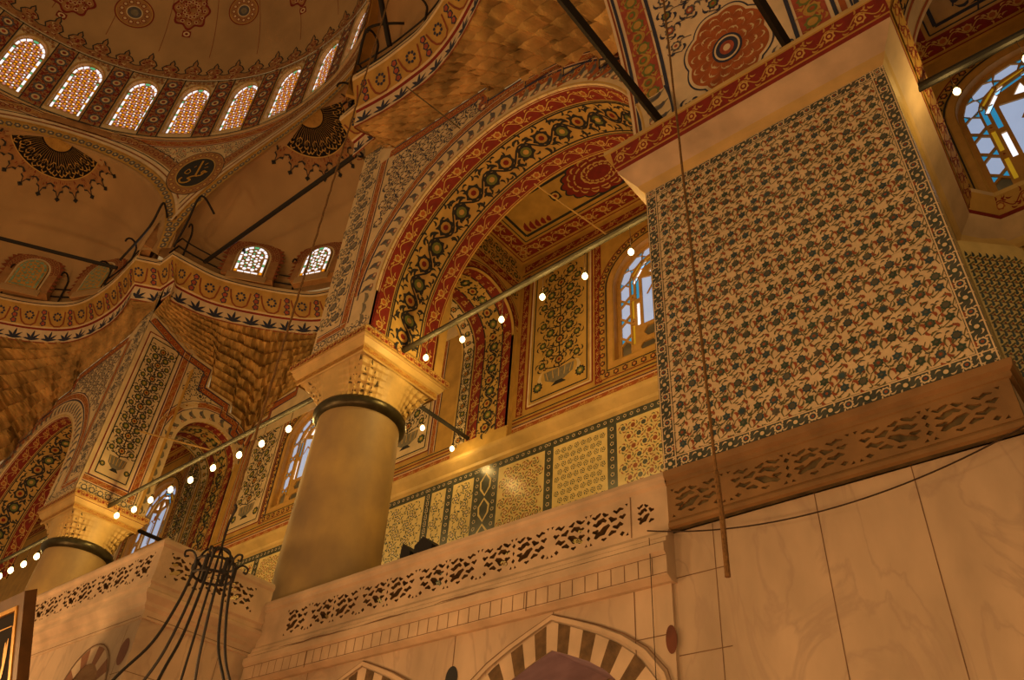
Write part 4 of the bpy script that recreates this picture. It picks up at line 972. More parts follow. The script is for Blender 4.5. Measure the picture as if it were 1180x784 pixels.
# stepped orange edge on the back wall of the middle bay
m = MB(); S = SY(YB - .06)
ST = [(-30.6, 19.2), (-30.3, 20.0), (-29.3, 20.1), (-29.3, 20.8), (-27.6, 20.9), (-27.6, 21.8), (-24, 22.2)]
plate(m, S, [(-30.9, 19.4), (-30.3, 20.3), (-29.2, 20.5), (-29.0, 21.1), (-27.5, 21.3), (-27.3, 22.2), (-23.9, 22.8), (-20.4, 22.2), (-20.2, 21.3), (-18.7, 21.1), (-18.5, 20.5), (-17.4, 20.3), (-16.9, 19.4)], [], .05, 'cream')
stroke(m, S, ST, .28, 'orange', .01); stroke(m, S, [(x, z + .17) for x, z in ST], .04, 'navy', .012); stroke(m, S, [(x + .1, z - .18) for x, z in ST], .04, 'navy', .012)
tag(m.build('wall_back'), kind='structure')

# ================================================================== EXEDRA HALF DOMES
ER = 6.85
def exd(i):
    c = EC[i]; o = (c - DC).normalized(); t = Vector((-o.y, o.x))
    def S(al, ph, h=0):          # al azimuth from outward axis, ph polar angle from the zenith (radians)
        r = ER - h; q = c + (o * math.cos(al) + t * math.sin(al)) * (r * math.sin(ph)); return (q.x, q.y, ZR + .0 + r * math.cos(ph))
    return S
LAB = {1: 'plain ochre half dome at the left with a dark calligraphy half medallion', 2: 'plain ochre half dome with a dark half medallion above two bright windows', 3: 'half dome over the near cornice ring at the top edge'}
for i in (1, 2, 3):
    S = exd(i); m = MB(); nu, nv = 72, 40; b = len(m.v)
    for j in range(nv + 1):
        for k in range(nu + 1):
            q3 = S(-1.75 + 3.5 * k / nu, .02 + (PI / 2 - .02) * j / nv); dd = Vector((q3[0], q3[1])) - DC
            if dd.length < 12.9: dd = dd.normalized() * 12.9
            m.v.append((DC.x + dd.x, DC.y + dd.y, q3[2]))
    for j in range(nv):
        for k in range(nu):
            a = b + j * (nu + 1) + k; ids = (a, a + 1, a + nu + 2, a + nu + 1); cx_ = sum(m.v[q_][0] for q_ in ids) / 4; cy_ = sum(m.v[q_][1] for q_ in ids) / 4
            m.f.append(ids); m.m.append(m.mi('plaster_dome'))
    if i < 3:
        c_0 = EC[i]; o_0 = (c_0 - DC).normalized(); t_0 = Vector((-o_0.y, o_0.x)); pc = .275
        def S(al, ph, h=0):
            r = ER - h; po = math.cos(ph) * math.sin(pc) + math.sin(ph) * math.cos(al) * math.cos(pc); pz = math.cos(ph) * math.cos(pc) - math.sin(ph) * math.cos(al) * math.sin(pc); pt = math.sin(ph) * math.sin(al)
            q = c_0 + o_0 * (r * po) + t_0 * (r * pt); return (q.x, q.y, ZR + r * pz)
        ok = lambda al, ph: True
        def pol(r, a): return (a, r)
        r0, r1, r2 = .10, .305, .365
        A0, A1 = -1.35, 1.35
        def band(ra, rb, c, h, n=48):
            m.grid(lambda x, y: S(A0 + (A1 - A0) * x, ra + (rb - ra) * y, h), n, 3, c)
        band(.10, r1, 'black', .02); band(r1, r1 + .008, 'gold', .03); band(r1 + .008, r2, 'crest', .02); band(.002, .10, 'ochre', .02)
        n = 9
        for k in range(n + 1):     # scalloped points
            a = A0 + (A1 - A0) * (k + .0) / n; w_ = (A1 - A0) / n / 2
            pts = [(a - w_, r2 - .01), (a - w_ * .5, r2 + .008), (a - w_ * .6, r2 + .035), (a - w_ * .22, r2 + .045), (a, r2 + .09), (a + w_ * .22, r2 + .045), (a + w_ * .6, r2 + .035), (a + w_ * .5, r2 + .008), (a + w_, r2 - .01)]
            fan(m, S, a, r2, pts, 'crest', .024); stroke(m, S, [(a + (x - a) * .29, y) for x, y in []] or pts, .012, 'dark', .035)
            fan(m, S, a, r2 + .08, [(a - .045, r2 + .10), (a, r2 + .08), (a + .045, r2 + .10), (a, r2 + .12)], 'dark', .03)
            for q_ in range(9): flower(m, S, a + random.uniform(-.9, .9) * w_, r1 + .015 + random.random() * (r2 - r1), .011, 'red', 'crest' if q_ % 2 else None, None, .03, n=4)
        for k in range(30):        # gold lettering strokes radiating and curling on black
            a = A0 + (A1 - A0) * (k + .5) / 30; stroke(m, S, [(a, .11), (a + .01, .17), (a - .012, .235)], .012, 'ochre', .03)
            rr = .262 + .02 * math.sin(k * 2.3); stroke(m, S, [(a - .06, rr), (a, rr + .02), (a + .06, rr + .006), (a + .03, rr - .025)], .010, 'ochre', .03)
            if k % 3 == 0: stroke(m, S, [(a - .1, .21 + .01 * math.cos(k)), (a, .195), (a + .08, .225)], .008, 'ochre', .03)
        for k in range(60): a = A0 + (A1 - A0) * random.random(); flower(m, S, a, .01 + .085 * random.random(), .008, 'red', None, None, .03, n=4)
    o = m.build('half_dome', None, (EC[i].x, EC[i].y, ZR), False); tag(o, LAB[i], 'dome')
    for p_ in o.data.polygons: p_.use_smooth = True

# ================================================================== BIG SEMI DOME: spandrels, window drum, crest, shell
DR = 12.8; HWA = math.radians(31) * DR; RARCH = HWA - .12
def SD(s, z, h=0):               # s arclength from angle 90 (positive anticlockwise)
    th = PI / 2 + s / DR; r = DR - h; return (DC.x + r * math.cos(th), DC.y + r * math.sin(th), z)
def AR(k): return (k * 2 * HWA - (.45 if k == 1 else 0), RARCH + (.35 if k == 1 else 0))
def zarch(s):
    z = ZR
    for k in (-2, -1, 0, 1, 2):
        c, r = AR(k); d = s - c
        if abs(d) < r: z = max(z, ZR + math.sqrt(r * r - d * d))
    return z
semi = empty('semi_dome', (DC.x, DC.y, ZR), 'huge painted semi dome at upper left with a ring of stained-glass windows', 'dome'); SL = (DC.x, DC.y, ZR)
m = MB(); s0, s1 = -2.2 * HWA, 3.4 * HWA; N = 300
m.grid(lambda a, b_: SD(s0 + (s1 - s0) * a, zarch(s0 + (s1 - s0) * a) * (1 - b_) + 33.8 * b_, 0), N, 3, 'cream')
m.grid(lambda a, b_: SD(s0 + (s1 - s0) * a, zarch(s0 + (s1 - s0) * a), -.7 * b_), N, 1, 'ochre')
for k in range(-1, 2):
    c0, RK = AR(k)
    def arc(r, n=60): return [(c0 + r * math.cos(PI * i / n), ZR + r * math.sin(PI * i / n)) for i in range(n + 1)]
    R_ = RK; cc_ = k * 2 * HWA
    for r, w_, col, h in ((.09, .12, 'cream2', .01), (.22, .06, 'rust', .012), (.36, .14, 'cream2', .01), (.48, .04, 'dark', .012), (.85, .55, 'crest', .006), (1.15, .04, 'dark', .012)):
        pts = [p for p in arc(R_ + r) if p[1] < 33.7 and p[1] > ZR + .05]; 
        # keep within the spandrel's own half
        run = []
        for p in pts:
            if abs(p[0] - cc_) <= HWA + (.25 if k == 1 and p[0] < cc_ else (-.25 if k == 0 and p[0] > cc_ else 0)): run.append(p)
            else:
                if len(run) > 1: stroke(m, SD, run, w_, col, h)
                run = []
        if len(run) > 1: stroke(m, SD, run, w_, col, h)
    for i in range(70):
        a = PI * (i + .5) / 70; x, z = c0 + (R_ + .85) * math.cos(a), ZR + (R_ + .85) * math.sin(a)
        if z < 33.5 and abs(x - c0) < HWA - .2: flower(m, SD, x, z, .15, 'red', 'crest', None, .014, n=6)
    # grey guilloche just inside the half dome edge
    for i in range(60):
        a = PI * (i + .5) / 60; x, z = c0 + (R_ - .28) * math.cos(a), ZR + (R_ - .28) * math.sin(a); flower(m, lambda u, v, h=0: SD(u, v, -.05 + h), x, z, .17, 'slate', 'greyleaf', 'cream', .0, n=6)
    stroke(m, lambda u, v, h=0: SD(u, v, -.06 + h), arc(R_ - .28), .5, 'ochre', 0)
for k in (-1, 1):
    c0 = k * HWA - (.4 if k == 1 else 0); ins = lambda u, v: math.hypot(abs(u - c0) - HWA, v - ZR) > RARCH + 1.3 and (math.hypot(u - c0, v - 31.0) > 1.75)
    field(m, SD, c0 - 4.6, c0 + 4.6, 27, 33.1, .42, [('slate', 'cream', None), None], ['slate', 'slate', 'pinkred'], r=.25, inside=ins, leaves=6)
    for r, col, h in ((1.62, 'dark', .016), (1.58, 'crest', .018), (1.12, 'gold', .03)): fan(m, SD, c0, 31.0, [(c0 + r * .92 * math.cos(a * PI / 24), 31.0 + r * math.sin(a * PI / 24)) for a in range(48)], col, h)
    for i in range(22): a = 2 * PI * i / 22; flower(m, SD, c0 + 1.25 * math.cos(a), 31.0 + 1.36 * math.sin(a), .14, 'rust', 'gold', None, .022, n=6)
orangeband(m, SD, s0, s1, 33.45, .25, .7)
m.build('spandrels', semi, SL)
# roundel with the word (a separate disc fixed on the spandrel)
m = MB(); c0 = HWA - .4; SR_ = lambda u, v, h=0: SD(c0 + u, 31.0 + v, .04 + h)
fan(m, SR_, 0, 0, [(1.0 * math.cos(a * PI / 24), 1.08 * math.sin(a * PI / 24)) for a in range(48)], 'dark', 0)
stroke(m, SR_, [(1.0 * math.cos(a * PI / 24), 1.08 * math.sin(a * PI / 24)) for a in range(48)], .06, 'gold', .01, closed=True)
G = [([(.15, .85), (.12, .5), (.1, .1), (.08, -.25), (.2, -.32)], .11), ([(.2, -.3), (.4, -.28), (.5, -.1), (.62, -.12), (.45, .02), (.35, -.08), (.42, -.22), (.3, -.32)], .09), ([(.1, -.28), (-.1, -.3), (-.3, -.4), (-.12, -.55), (-.3, -.72), (-.6, -.68), (-.72, -.45), (-.62, -.3)], .10),
     ([(.35, .5), (.5, .62)], .07), ([(-.3, .1), (-.45, .3), (-.6, .05), (-.4, -.05), (-.3, .1)], .05), ([(-.2, .4), (-.1, .5)], .05), ([(.4, .25), (.6, .3)], .05)]
for pts, w_ in G:
    P = smooth([Vector(p) for p in pts], (), 4); stroke(m, lambda u, v, h=0: SR_(-u, v, h) if False else SR_(-u, v, h), [(p.x, p.y) for p in P], w_, 'gilt', .015)
tag(m.build('calligraphy_roundel', None, (SD(c0, 31)[0], SD(c0, 31)[1], 31)), 'round black roundel with golden Arabic letters between the two half domes', 'roundel')
# shell: drum + dome
def SH(s, t, h=0):
    th = PI / 2 + s / DR
    if t <= 39: r = DR - .1 - h; return (DC.x + r * math.cos(th), DC.y + r * math.sin(th), t)
    ph = (t - 39) / 12.7; r = (DR - .1 - h) * math.cos(ph); return (DC.x + r * math.cos(th), DC.y + r * math.sin(th), 39 + (10.5 - h) * math.sin(ph))
ANG = [90 + 360 / 28 * k for k in range(-3, 9)]
m = MB(); sw = math.radians(360 / 28) * DR; WW = .76; W0, WS_, WT = 34.2, 37.4, 38.45
# drum with real window openings
holes = [winoutline((k * sw) - WW, (k * sw) + WW, W0, WS_, WT + .0, 10) for k in range(-3, 9)]
sA, sB = -3.5 * sw, 8.5 * sw
# subdivide outer by adding dense boundary points so the plate bends with the drum
ou = [(sA + (sB - sA) * i / 60, 33.75) for i in range(61)] + [(sB - (sB - sA) * i / 60, 39) for i in range(61)]
plate(m, SH, ou, holes, .35, 'cream', 'lattice', back=False)
SH0 = SH
SH = lambda u, v, h=0: SH0(u, v, h + .03)
for k in range(-3, 9):
    c0 = k * sw; pa, pb = c0 + sw / 2 - .5, c0 + sw / 2 + .5
    rect(m, SH, pa, pb, 33.9, 38.75, 'crest', .006, step=.3)
    scroll(m, SH, 34.0, 38.7, c0 + sw / 2, .5, 1.5, 'red', 'red', [('slate', 'cream', 'pinkred'), ('slate', 'cream', 'red')], h=.012, fr=.7, vertical=True)
    field(m, SH, pa, pb, 34, 38.7, .34, [('red', None, None), ('pinkred', 'crest', None)], ['red', 'red', 'slate'], r=.22, leaves=6)
    for q_ in range(10): 
        for s_ in (-1, 1): leaf(m, SH, c0 + sw / 2 + s_ * .42, 34.1 + q_ * .47, PI / 2 + s_ * .9, .3, .12, 'red', .014, s_)
    for x in (pa, pb): line(m, SH, (x, 33.8), (x, 38.9), .06, 'dark', .016)
    field(m, SH, c0 - .9, c0 + .9, 37.3, 38.8, .26, [('rust', 'crest', None)], ['rust', 'red'], r=.35, inside=lambda u, v: math.hypot((u - c0), (v - WS_) * .85) > 1.02, leaves=4)
    stroke(m, SH, winoutline(c0 - WW - .07, c0 + WW + .07, W0 - .07, WS_, WT + .07, 12), .06, 'lattice', .014, closed=True)
for z, cc, w_ in ((33.8, 'dark', .06), (38.85, 'dark', .06)): line(m, SH, (sA, z), (sB, z), w_, cc, .016)
m.build('window_drum', semi, SL)
m = MB(); m.grid(lambda a, b_: SH(sA + (sB - sA) * a, 38.98 + 15 * b_), 120, 40, 'plaster_dome')
rect(m, SH, sA, sB, 39.0, 39.55, 'crest', .008, step=.4)
nC = 64
for k in range(int(nC * (sB - sA) / (2 * PI * DR))):
    c0 = sA + 2 * PI * DR / nC * (k + .5); w_ = PI * DR / nC; T = 1.0 if k % 2 else .8; b0 = 39.5
    pts = [(c0 - w_, b0), (c0 - w_ * .55, b0 + .12 * T), (c0 - w_ * .75, b0 + .45 * T), (c0 - w_ * .5, b0 + .8 * T), (c0 - w_ * .18, b0 + .95 * T), (c0 - w_ * .2, b0 + 1.15 * T), (c0, b0 + 1.5 * T), (c0 + w_ * .2, b0 + 1.15 * T), (c0 + w_ * .18, b0 + .95 * T), (c0 + w_ * .5, b0 + .8 * T), (c0 + w_ * .75, b0 + .45 * T), (c0 + w_ * .55, b0 + .12 * T), (c0 + w_, b0)]
    fan(m, SH, c0, b0 + .2, pts, 'crest', .010); stroke(m, SH, pts, .07, 'dark', .016)
    for q_ in range(7):
        for z_ in range(3): flower(m, SH, c0 + random.uniform(-.85, .85) * w_ * (1 if q_ < 3 else .6), b0 - .4 + .19 * q_ * T, .075, 'red', 'crest' if z_ else None, None, .014, n=4)
        flower(m, SH, c0 + random.uniform(-.4, .4) * w_, b0 - .3 + .17 * q_ * T, .09, 'red', None, None, .014, n=4); leaf(m, SH, c0 + random.uniform(-.5, .5) * w_, b0 - .4 + .17 * q_ * T, random.random() * 6, .22, .07, 'cream', .015, 1.5)
def med(s, t, r, fancy):
    if fancy:
        pts = [(s + r * (1 + .1 * math.cos(a * 2 * PI / 8)) * math.cos(a * PI / 32), t + 1.25 * r * (1 + .1 * math.cos(a * 2 * PI / 8)) * math.sin(a * PI / 32)) for a in range(64)]
        fan(m, SH, s, t, pts, 'red', .01); fan(m, SH, s, t, [(s + (x - s) * .88, t + (y - t) * .88) for x, y in pts], 'crest', .012)
        for q_ in range(70): aa, r_ = random.random() * 6.28, math.sqrt(random.random()) * r * .8; leaf(m, SH, s + r_ * math.cos(aa), t + 1.2 * r_ * math.sin(aa), random.random() * 6, .3, .09, 'red', .0135, 1.5)
        for q_ in range(12):
            a = q_ * PI / 6
            for rr in (.4, .75): flower(m, SH, s + r * rr * math.cos(a), t + 1.2 * r * rr * math.sin(a), r * .12, 'cream', 'red', None, .015, n=5)
        for sg in (-1, 1): flower(m, SH, s, t + sg * 1.62 * r, r * .3, 'red', 'cream', 'red', .012, n=4)
        return
    for rr, c_, h in ((1, 'red', .01), (.93, 'ochre', .013), (.88, 'crest', .016), (.42, 'cream', .02), (.36, 'slate', .023), (.2, 'greyleaf', .026)): fan(m, SH, s, t, [(s + r * rr * math.cos(a * PI / 20), t + r * rr * math.sin(a * PI / 20)) for a in range(40)], c_, h)
    for q_ in range(12): a = q_ * PI / 6; flower(m, SH, s + r * .65 * math.cos(a), t + r * .65 * math.sin(a), r * .14, 'red', 'cream', None, .02, n=5)
def find_st(px, py):
    best = None
    for i in range(-40, 140):
        for j in range(0, 60):
            s_, t_ = i * .25, 39 + j * .25; p = Vector(SH(s_, t_)); zc = fw.dot(p)
            if zc <= 0: continue
            d = (590 + FPX * rx.dot(p) / zc - px) ** 2 + (392 + FPX * dn.dot(p) / zc - py) ** 2
            if best is None or d < best[0]: best = (d, s_, t_)
    return best[1], best[2]
for (px, py, r, f) in ((155, 14, 1.15, False), (282, 12, 1.05, False), (222, 10, 1.15, True), (88, -4, 1.15, True), (345, -15, 1.1, True)): med(*find_st(px, py), r, f)
for k in range(-2, 9): line(m, SH, (k * sw * 1.02, 41.3), (k * sw * 1.02, 52), .035, 'rust', .008)
m.build('dome_shell', semi, SL, True)

# stained-glass drum windows
def panes(kind):
    fr, gl = MB(), MB(); W = WW; H = WT - W0
    if kind == 'drum': out = winoutline(-W, W, 0, WS_ - W0, H, 12); zs = WS_ - W0
    else: out = winoutline(-.68, .68, 0, 1.25, 2.0, 12); W = .68; zs = 1.25; H = 2.0
    fr.face([(x, .0, z) for x, z in out], 'lattice_dark'); k = 0
    def pane(P, c): gl.face([(x, -.02, z) for x, z in P], c)
    # border panes
    per = [(-W + .07, .07)]; n = 5 if kind == 'drum' else 4; bw = .11
    for s in (-1, 1):
        x0 = s * (W - .05); x1 = s * (W - .05 - bw); z = .06
        while z < zs - .1:
            h = .42 if k % 2 else .16; h = min(h, zs - z); pane([(x0, z), (x1, z), (x1, z + h - .04), (x0, z + h - .04)], 'glass_white' if k % 2 else ('glass_green' if k % 4 else 'glass_yellow')) ; z += h; k += 1
        k = 0
    for i in range(3):
        a, b_ = -W + .2 + i * (2 * W - .4) / 3, -W + .2 + (i + 1) * (2 * W - .4) / 3 - .04; pane([(a, .04), (b_, .04), (b_, .13), (a, .13)], 'glass_white')
    na = 7
    for i in range(na):
        a0, a1 = PI * i / na + .05, PI * (i + 1) / na - .03; f = lambda r, a: (r * math.cos(a), zs + (H - zs) / W * r * math.sin(a))
        pane([f(W - .05, a0), f(W - .05, (a0 + a1) / 2), f(W - .05, a1), f(W - .16, a1), f(W - .16, a0)], 'glass_white' if i != na // 2 else 'glass_green')
    # star lattice field
    inn = winoutline(-W + .2, W - .2, .18, zs, H - .2, 12); st = .33 if kind == 'drum' else .37; j = 0; z = .3
    while z < H:
        x = -W + .1 + (st / 2 if j % 2 else 0)
        while x < W:
            if inpoly(x, z, inn):
                c = 'glass_pink' if kind == 'drum' else 'glass_white'; r = st * .25
                pane([(x + r * math.cos(q_ * PI / 3), z + r * math.sin(q_ * PI / 3)) for q_ in range(6)], c)
                for q_ in range(6):
                    a = q_ * PI / 3 + PI / 6; xx, zz = x + st * .5 * math.cos(a), z + st * .5 * math.sin(a)
                    if inpoly(xx, zz, inn) and q_ < 3:
                        r2 = st * .17; col = (('glass_yellow', 'glass_white', 'glass_yellow', 'glass_yellow')[:3] if kind == 'drum' else ('glass_white', 'glass_green', 'glass_white'))[(q_ + j) % 3]
                        pane([(xx + r2 * math.cos(a + PI / 2 * w2), zz + r2 * math.sin(a + PI / 2 * w2)) for w2 in range(4)], col)
            x += st
        z += st * .86; j += 1
    return fr, gl
frd, gld = panes('drum'); fre, gle = panes('ex')
def place_window(root, loc, th, protos):
    for o in protos: o.parent = root
widx = 5; protos = None
def copytree(o):
    c = o.copy(); COL.objects.link(c)
    for ch in o.children: d = ch.copy(); COL.objects.link(d); d.parent = c
    return c
first = None
for k in range(-3, 9):
    th = PI / 2 + k * sw / DR; r = DR + .1; loc = (DC.x + r * math.cos(th), DC.y + r * math.sin(th), W0 + EYE)
    if first is None:
        first = empty('window_%d' % widx, (0, 0, 0), kind='structure'); frd.build('lattice', first, local=True); gld.build('glass', first, local=True); o = first
    else: o = copytree(first); o.name = 'window_%d' % widx
    o.location = loc; o.rotation_euler = (0, 0, th - PI / 2); o['group'] = 'stained-glass windows of the dome drum'; widx += 1
# exedra windows with red scalloped surrounds
first = None
for i, (px, py, ex) in enumerate(((285, 321, 2), (366, 326, 2), (98, 330, 1), (25, 333, 1), (172, 298, 1))):
    q = FZ(px, py, ZR + .25); c = EC[ex]; o_ = (c - DC).normalized(); d = Vector((q.x, q.y)) - c; th = math.atan2(d.y, d.x); al = th - math.atan2(o_.y, o_.x)
    sz = 1.0 if i != 4 else .75
    rr = 6.05; loc = (c.x + rr * math.cos(th), c.y + rr * math.sin(th), ZR + .25 + EYE)
    if first is None:
        first = empty('window_%d' % widx, (0, 0, 0), kind='structure'); fre.build('lattice', first, local=True); gle.build('glass', first, local=True)
        m = MB(); m.box(-.9, .9, .01, .06, -.4, 0, 'plaster_dome')
        o1 = winoutline(-1.2, 1.2, -.1, 1.25, 2.6, 20); Sw = lambda u, v, h=0: (u, .06 - h, v)
        pts = []
        for kk, (x, z) in enumerate(o1):
            pts.append((x, z))
        plate(m, Sw, o1, [winoutline(-.7, .7, 0, 1.25, 2.02, 12)], .5, 'crest')
        for kk in range(19):
            a = PI * kk / 18; x, z = 1.2 * math.cos(a), 1.25 + 1.35 * math.sin(a); fan(m, Sw, x, z, [(x - .16 * math.sin(a), z + .16 * math.cos(a)), (x + .28 * math.cos(a), z + .28 * math.sin(a)), (x + .16 * math.sin(a), z - .16 * math.cos(a))], 'rust', .004)
        for s_ in (-1, 1):
            for kk in range(5): fan(m, Sw, s_ * 1.2, .1 + kk * .27, [(s_ * 1.18, kk * .27), (s_ * 1.42, .12 + kk * .27), (s_ * 1.18, .24 + kk * .27)], 'rust', .004)
        for kk in range(44): a = PI * kk / 43; rr_ = .88 + .22 * (kk % 2); flower(m, Sw, rr_ * math.cos(a) * .98, 1.25 + (rr_ + .1) * math.sin(a), .10, 'red', 'crest', None, .006, n=5)
        stroke(m, Sw, winoutline(-.76, .76, -.05, 1.25, 2.1, 14), .1, 'cream', .01, closed=True)
        m.build('painted_surround', first, local=True); o = first
    else: o = copytree(first); o.name = 'window_%d' % widx
    if ex == 1:
        for ch in o.children:
            if ch.name.startswith('glass'):
                if 'dimglass' not in MATS:
                    MATS['dimglass'] = ch.data.copy()
                    for q_ in range(len(MATS['dimglass'].materials)): MATS['dimglass'].materials[q_] = bpy.data.materials['glass_dim']
                if i != 4: ch.data = MATS['dimglass']
    o.location = loc; o.rotation_euler = (-.10, 0, th - PI / 2); o.scale = (sz,) * 3; o['group'] = 'small windows of the half domes'; widx += 1

# ================================================================== IRONWORK
def rod(name, a, b, r, matn, label, cat='tie rod', group=None, square=False):
    root = None; m = MB(); m.tube([a, b], r, matn, 4 if square else 10); o = m.build(name, None, tuple(a)); tag(o, label, cat, group); return o
YR = 11.35
a = FY(469.5, 402, YR); b = FY(745, 254, YR)
rod('tie_rod', (a.x - .2, a.y, a.z), (XP0 + .1, YR, 14.5), .085, 'steel_rod', 'long iron tie rod carrying lamps from the big column to the tiled pier')
a = FY(130, 581, YR); b = FY(352, 464, YR); rod('tie_rod', (-31.2, YR, a.z), (-17.4, YR, b.z), .085, 'steel_rod', 'long iron tie rod carrying the middle string of lamps between the two columns')
rod('tie_rod', (-33.4, YR, a.z), (-45, YR, a.z), .085, 'steel_rod', 'iron tie rod at the lower left edge beyond the farther column')
rod('tie_rod', (-16.2, 13.1, 14.3), (-16.2, YB, 14.3), .09, 'iron', 'short dark tie rod running from the big column capital to the back wall', square=True)
rod('tie_rod', (-32.1, 12.9, 14.3), (-32.1, YB, 14.3), .09, 'iron', 'short dark tie rod behind the farther column capital', square=True)
a = FY(1062, 102, YR); b = FY(1180, 36, YR); rod('tie_rod', (XP1 + .05, YR, (a.z + b.z) / 2), (8, YR, (a.z + b.z) / 2), .09, 'iron', 'dark tie rod at upper right in front of the right-hand bay window')
for p, x, lab in (((779, 150), -5.05, 'thick black tie beam crossing the left side of the great arch'), ((911, 78), -2.15, 'thick black tie beam crossing the right side of the great arch')):
    q = FX(*p, x); rod('tie_beam', (x, 10.3, q.z * 10.1 / q.y if False else 14.95), (x, -3, 14.95), .10, 'iron', lab, 'tie beam', square=True)
# rods across the exedra openings
a = FY(236, 302, 9.4); b = FY(432, 163, 9.4); 
p0 = FZ(236, 302, 25.9); p1 = Vector((-17.2, 9.6, 25.9)); q1 = FY(430, 165, 9.9)
rod('tie_rod', p0, q1 * (25.9 / q1.z) if False else FZ(436, 160, 25.0), .10, 'iron', 'dark tie rod slanting up across the middle half dome')
rod('tie_rod', FZ(-30, 267, 26.4), FZ(135, 309, 26.0), .09, 'iron', 'dark tie rod crossing the left half dome at the left edge')
rod('tie_rod', FZ(437, -10, 27.5), FZ(449, 53, 26.2), .10, 'iron', 'thick black rod rising above the near cornice ring at the top edge')
rod('guy_wire', FY(616, 212, 11.0), FZ(700, 271, 14.6), .022, 'gold', 'thin yellow wire inside the near arch running down to the lamp rod', 'wire')
rod('guy_wire', FY(160, 497, 11.3), FY(243, 519, 11.3), .03, 'gold', 'thin yellow wire beside the stepped panel above the middle lamp rod', 'wire')
rod('guy_wire', FZ(468, 100, 22.0), FY(530, 148, 9.9), .02, 'dirt', 'thin wire crossing the plaster vaulting above the near arch', 'wire')
# railings on the ring cornices
for P, O, nm in ringdata:
    root = empty('iron_railing', (P[0].x, P[0].y, ZR), {'left': 'thin iron railing on the left cornice ring, hooked posts', 'mid': 'thin iron railing on the middle cornice ring in front of two bright windows', 'near': 'thin iron railing on the near cornice ring at the top'}[nm], 'railing'); L = (P[0].x, P[0].y, ZR)
    for h, r in ((.45, .045), (.95, .035)):
        m = MB(); m.tube([(p.x + o.x * .15, p.y + o.y * .15, ZR + h) for p, o in zip(P, O)], r, 'iron', 6); m.build('rail', root, L)
    acc = 0; nxt = .3
    for i in range(1, len(P)):
        acc += (P[i] - P[i - 1]).length
        if acc > nxt:
            nxt += 2.6; p, o = P[i], O[i]; m = MB(); pts = [(p.x + o.x * .15, p.y + o.y * .15, ZR), (p.x + o.x * .1, p.y + o.y * .1, ZR + 1.3)] + [(p.x - o.x * (.25 - .35 * math.cos(t)) , p.y - o.y * (.25 - .35 * math.cos(t)), ZR + 1.3 + .35 * math.sin(t)) for t in (.4, .9, 1.4, 1.9, 2.4, 2.9, 3.3)]
            m.tube(pts, .045, 'iron', 6); m.build('post', root, L)
# bent iron hooks rising at the tips between the rings
for pts, lab in ((((138, 300), (172, 262), (187, 235), (191, 240), (193, 253)), 'curved iron hook bar left of the roundel, above the cornice corner'), (((200, 285), (215, 258), (228, 230), (236, 228), (247, 247)), 'curved iron hook bar just below the roundel'), (((412, 75), (420, 40), (430, 30), (450, 27), (466, 27)), 'curved iron hook bar at the top beside the near cornice ring')):
    P = smooth([Vector(FZ(*p, 0) if False else (ray(*p) * FZ(*pts[0], ZR).length / ray(*p).length)) for p in pts], (), 5); m = MB(); m.tube(P, .055, 'iron', 6); tag(m.build('iron_hook_bar', None, tuple(P[0])), lab, 'iron bar')

# ================================================================== BULBS
def bulb_proto():
    r = empty('hanging_bulb', (0, 0, 0))
    m = MB(); m.lathe([(.03, .045), (.032, .05), (.03, .12), (.012, .14), (0, .14)], 0, 0, 'bronze', 12); so = m.build('socket', r, local=True, smooth=True)
    m = MB(); m.lathe([(.0, -.135), (.035, -.122), (.064, -.08), (.072, -.035), (.05, .02), (.028, .05)], 0, 0, 'bulb', 16); m.build('glass_bulb', so, local=True, smooth=True)
    m = MB(); m.tube([(0, 0, 0), (0, 0, 1)], .008, 'cable', 5); co = m.build('cord', r, local=True); co.location = (0, 0, .13)
    l = bpy.data.lights.new('bulb_light', 'POINT'); l.energy = 112; l.color = (1, .61, .17); l.shadow_soft_size = .13; lo = bpy.data.objects.new('bulb_light', l); COL.objects.link(lo); lo.parent = r
    return r
def deepcopy(o, parent=None):
    c = o.copy(); COL.objects.link(c)
    if parent: c.parent = parent
    for ch in o.children: deepcopy(ch, c)
    return c
bp = bulb_proto(); used = False
ORD = ['first', 'second', 'third', 'fourth', 'fifth', 'sixth', 'seventh', 'eighth', 'ninth', 'tenth']
LOW = {}
def bulb(loc, label, group, s=1.0, rodz=None, energy=None):
    global used
    o = bp if not used else deepcopy(bp); used = True
    o.location = (loc[0], loc[1], loc[2] + EYE); o.scale = (s, s, s); tag(o, label, 'light bulb', group)
    ln = max(.08, (rodz - loc[2]) / s - .13) if rodz else .5
    for ch in o.children:
        if ch.name.startswith('cord'): ch.scale = (1, 1, ln)
        if energy and ch.type == 'LIGHT':
            if energy not in LOW: LOW[energy] = ch.data.copy(); LOW[energy].energy = energy
            ch.data = LOW[energy]
ra, rb_ = FY(469.5, 402, YR), (XP0 + .1, 14.5)
for i, p in enumerate(((491, 411), (533, 390), (578, 367), (625, 341), (674, 317), (727, 289))):
    q = FY(*p, YR); bulb(q, ORD[i] + ' lit bulb right of the big column capital, hanging from the near rod', 'bulbs on the near tie rod', rodz=ra.z + (14.5 - ra.z) * (q.x - ra.x) / (XP0 + .1 - ra.x))
for i, p in enumerate(((487, 492), (521, 516))): bulb(FX(*p, -16.2), ('upper-left' if i == 0 else 'lower-right') + ' of two lit bulbs below the short dark rod right of the column', 'bulbs under the short rod', rodz=14.3, energy=40)
ma, mb_ = FY(130, 581, YR), FY(352, 464, YR)
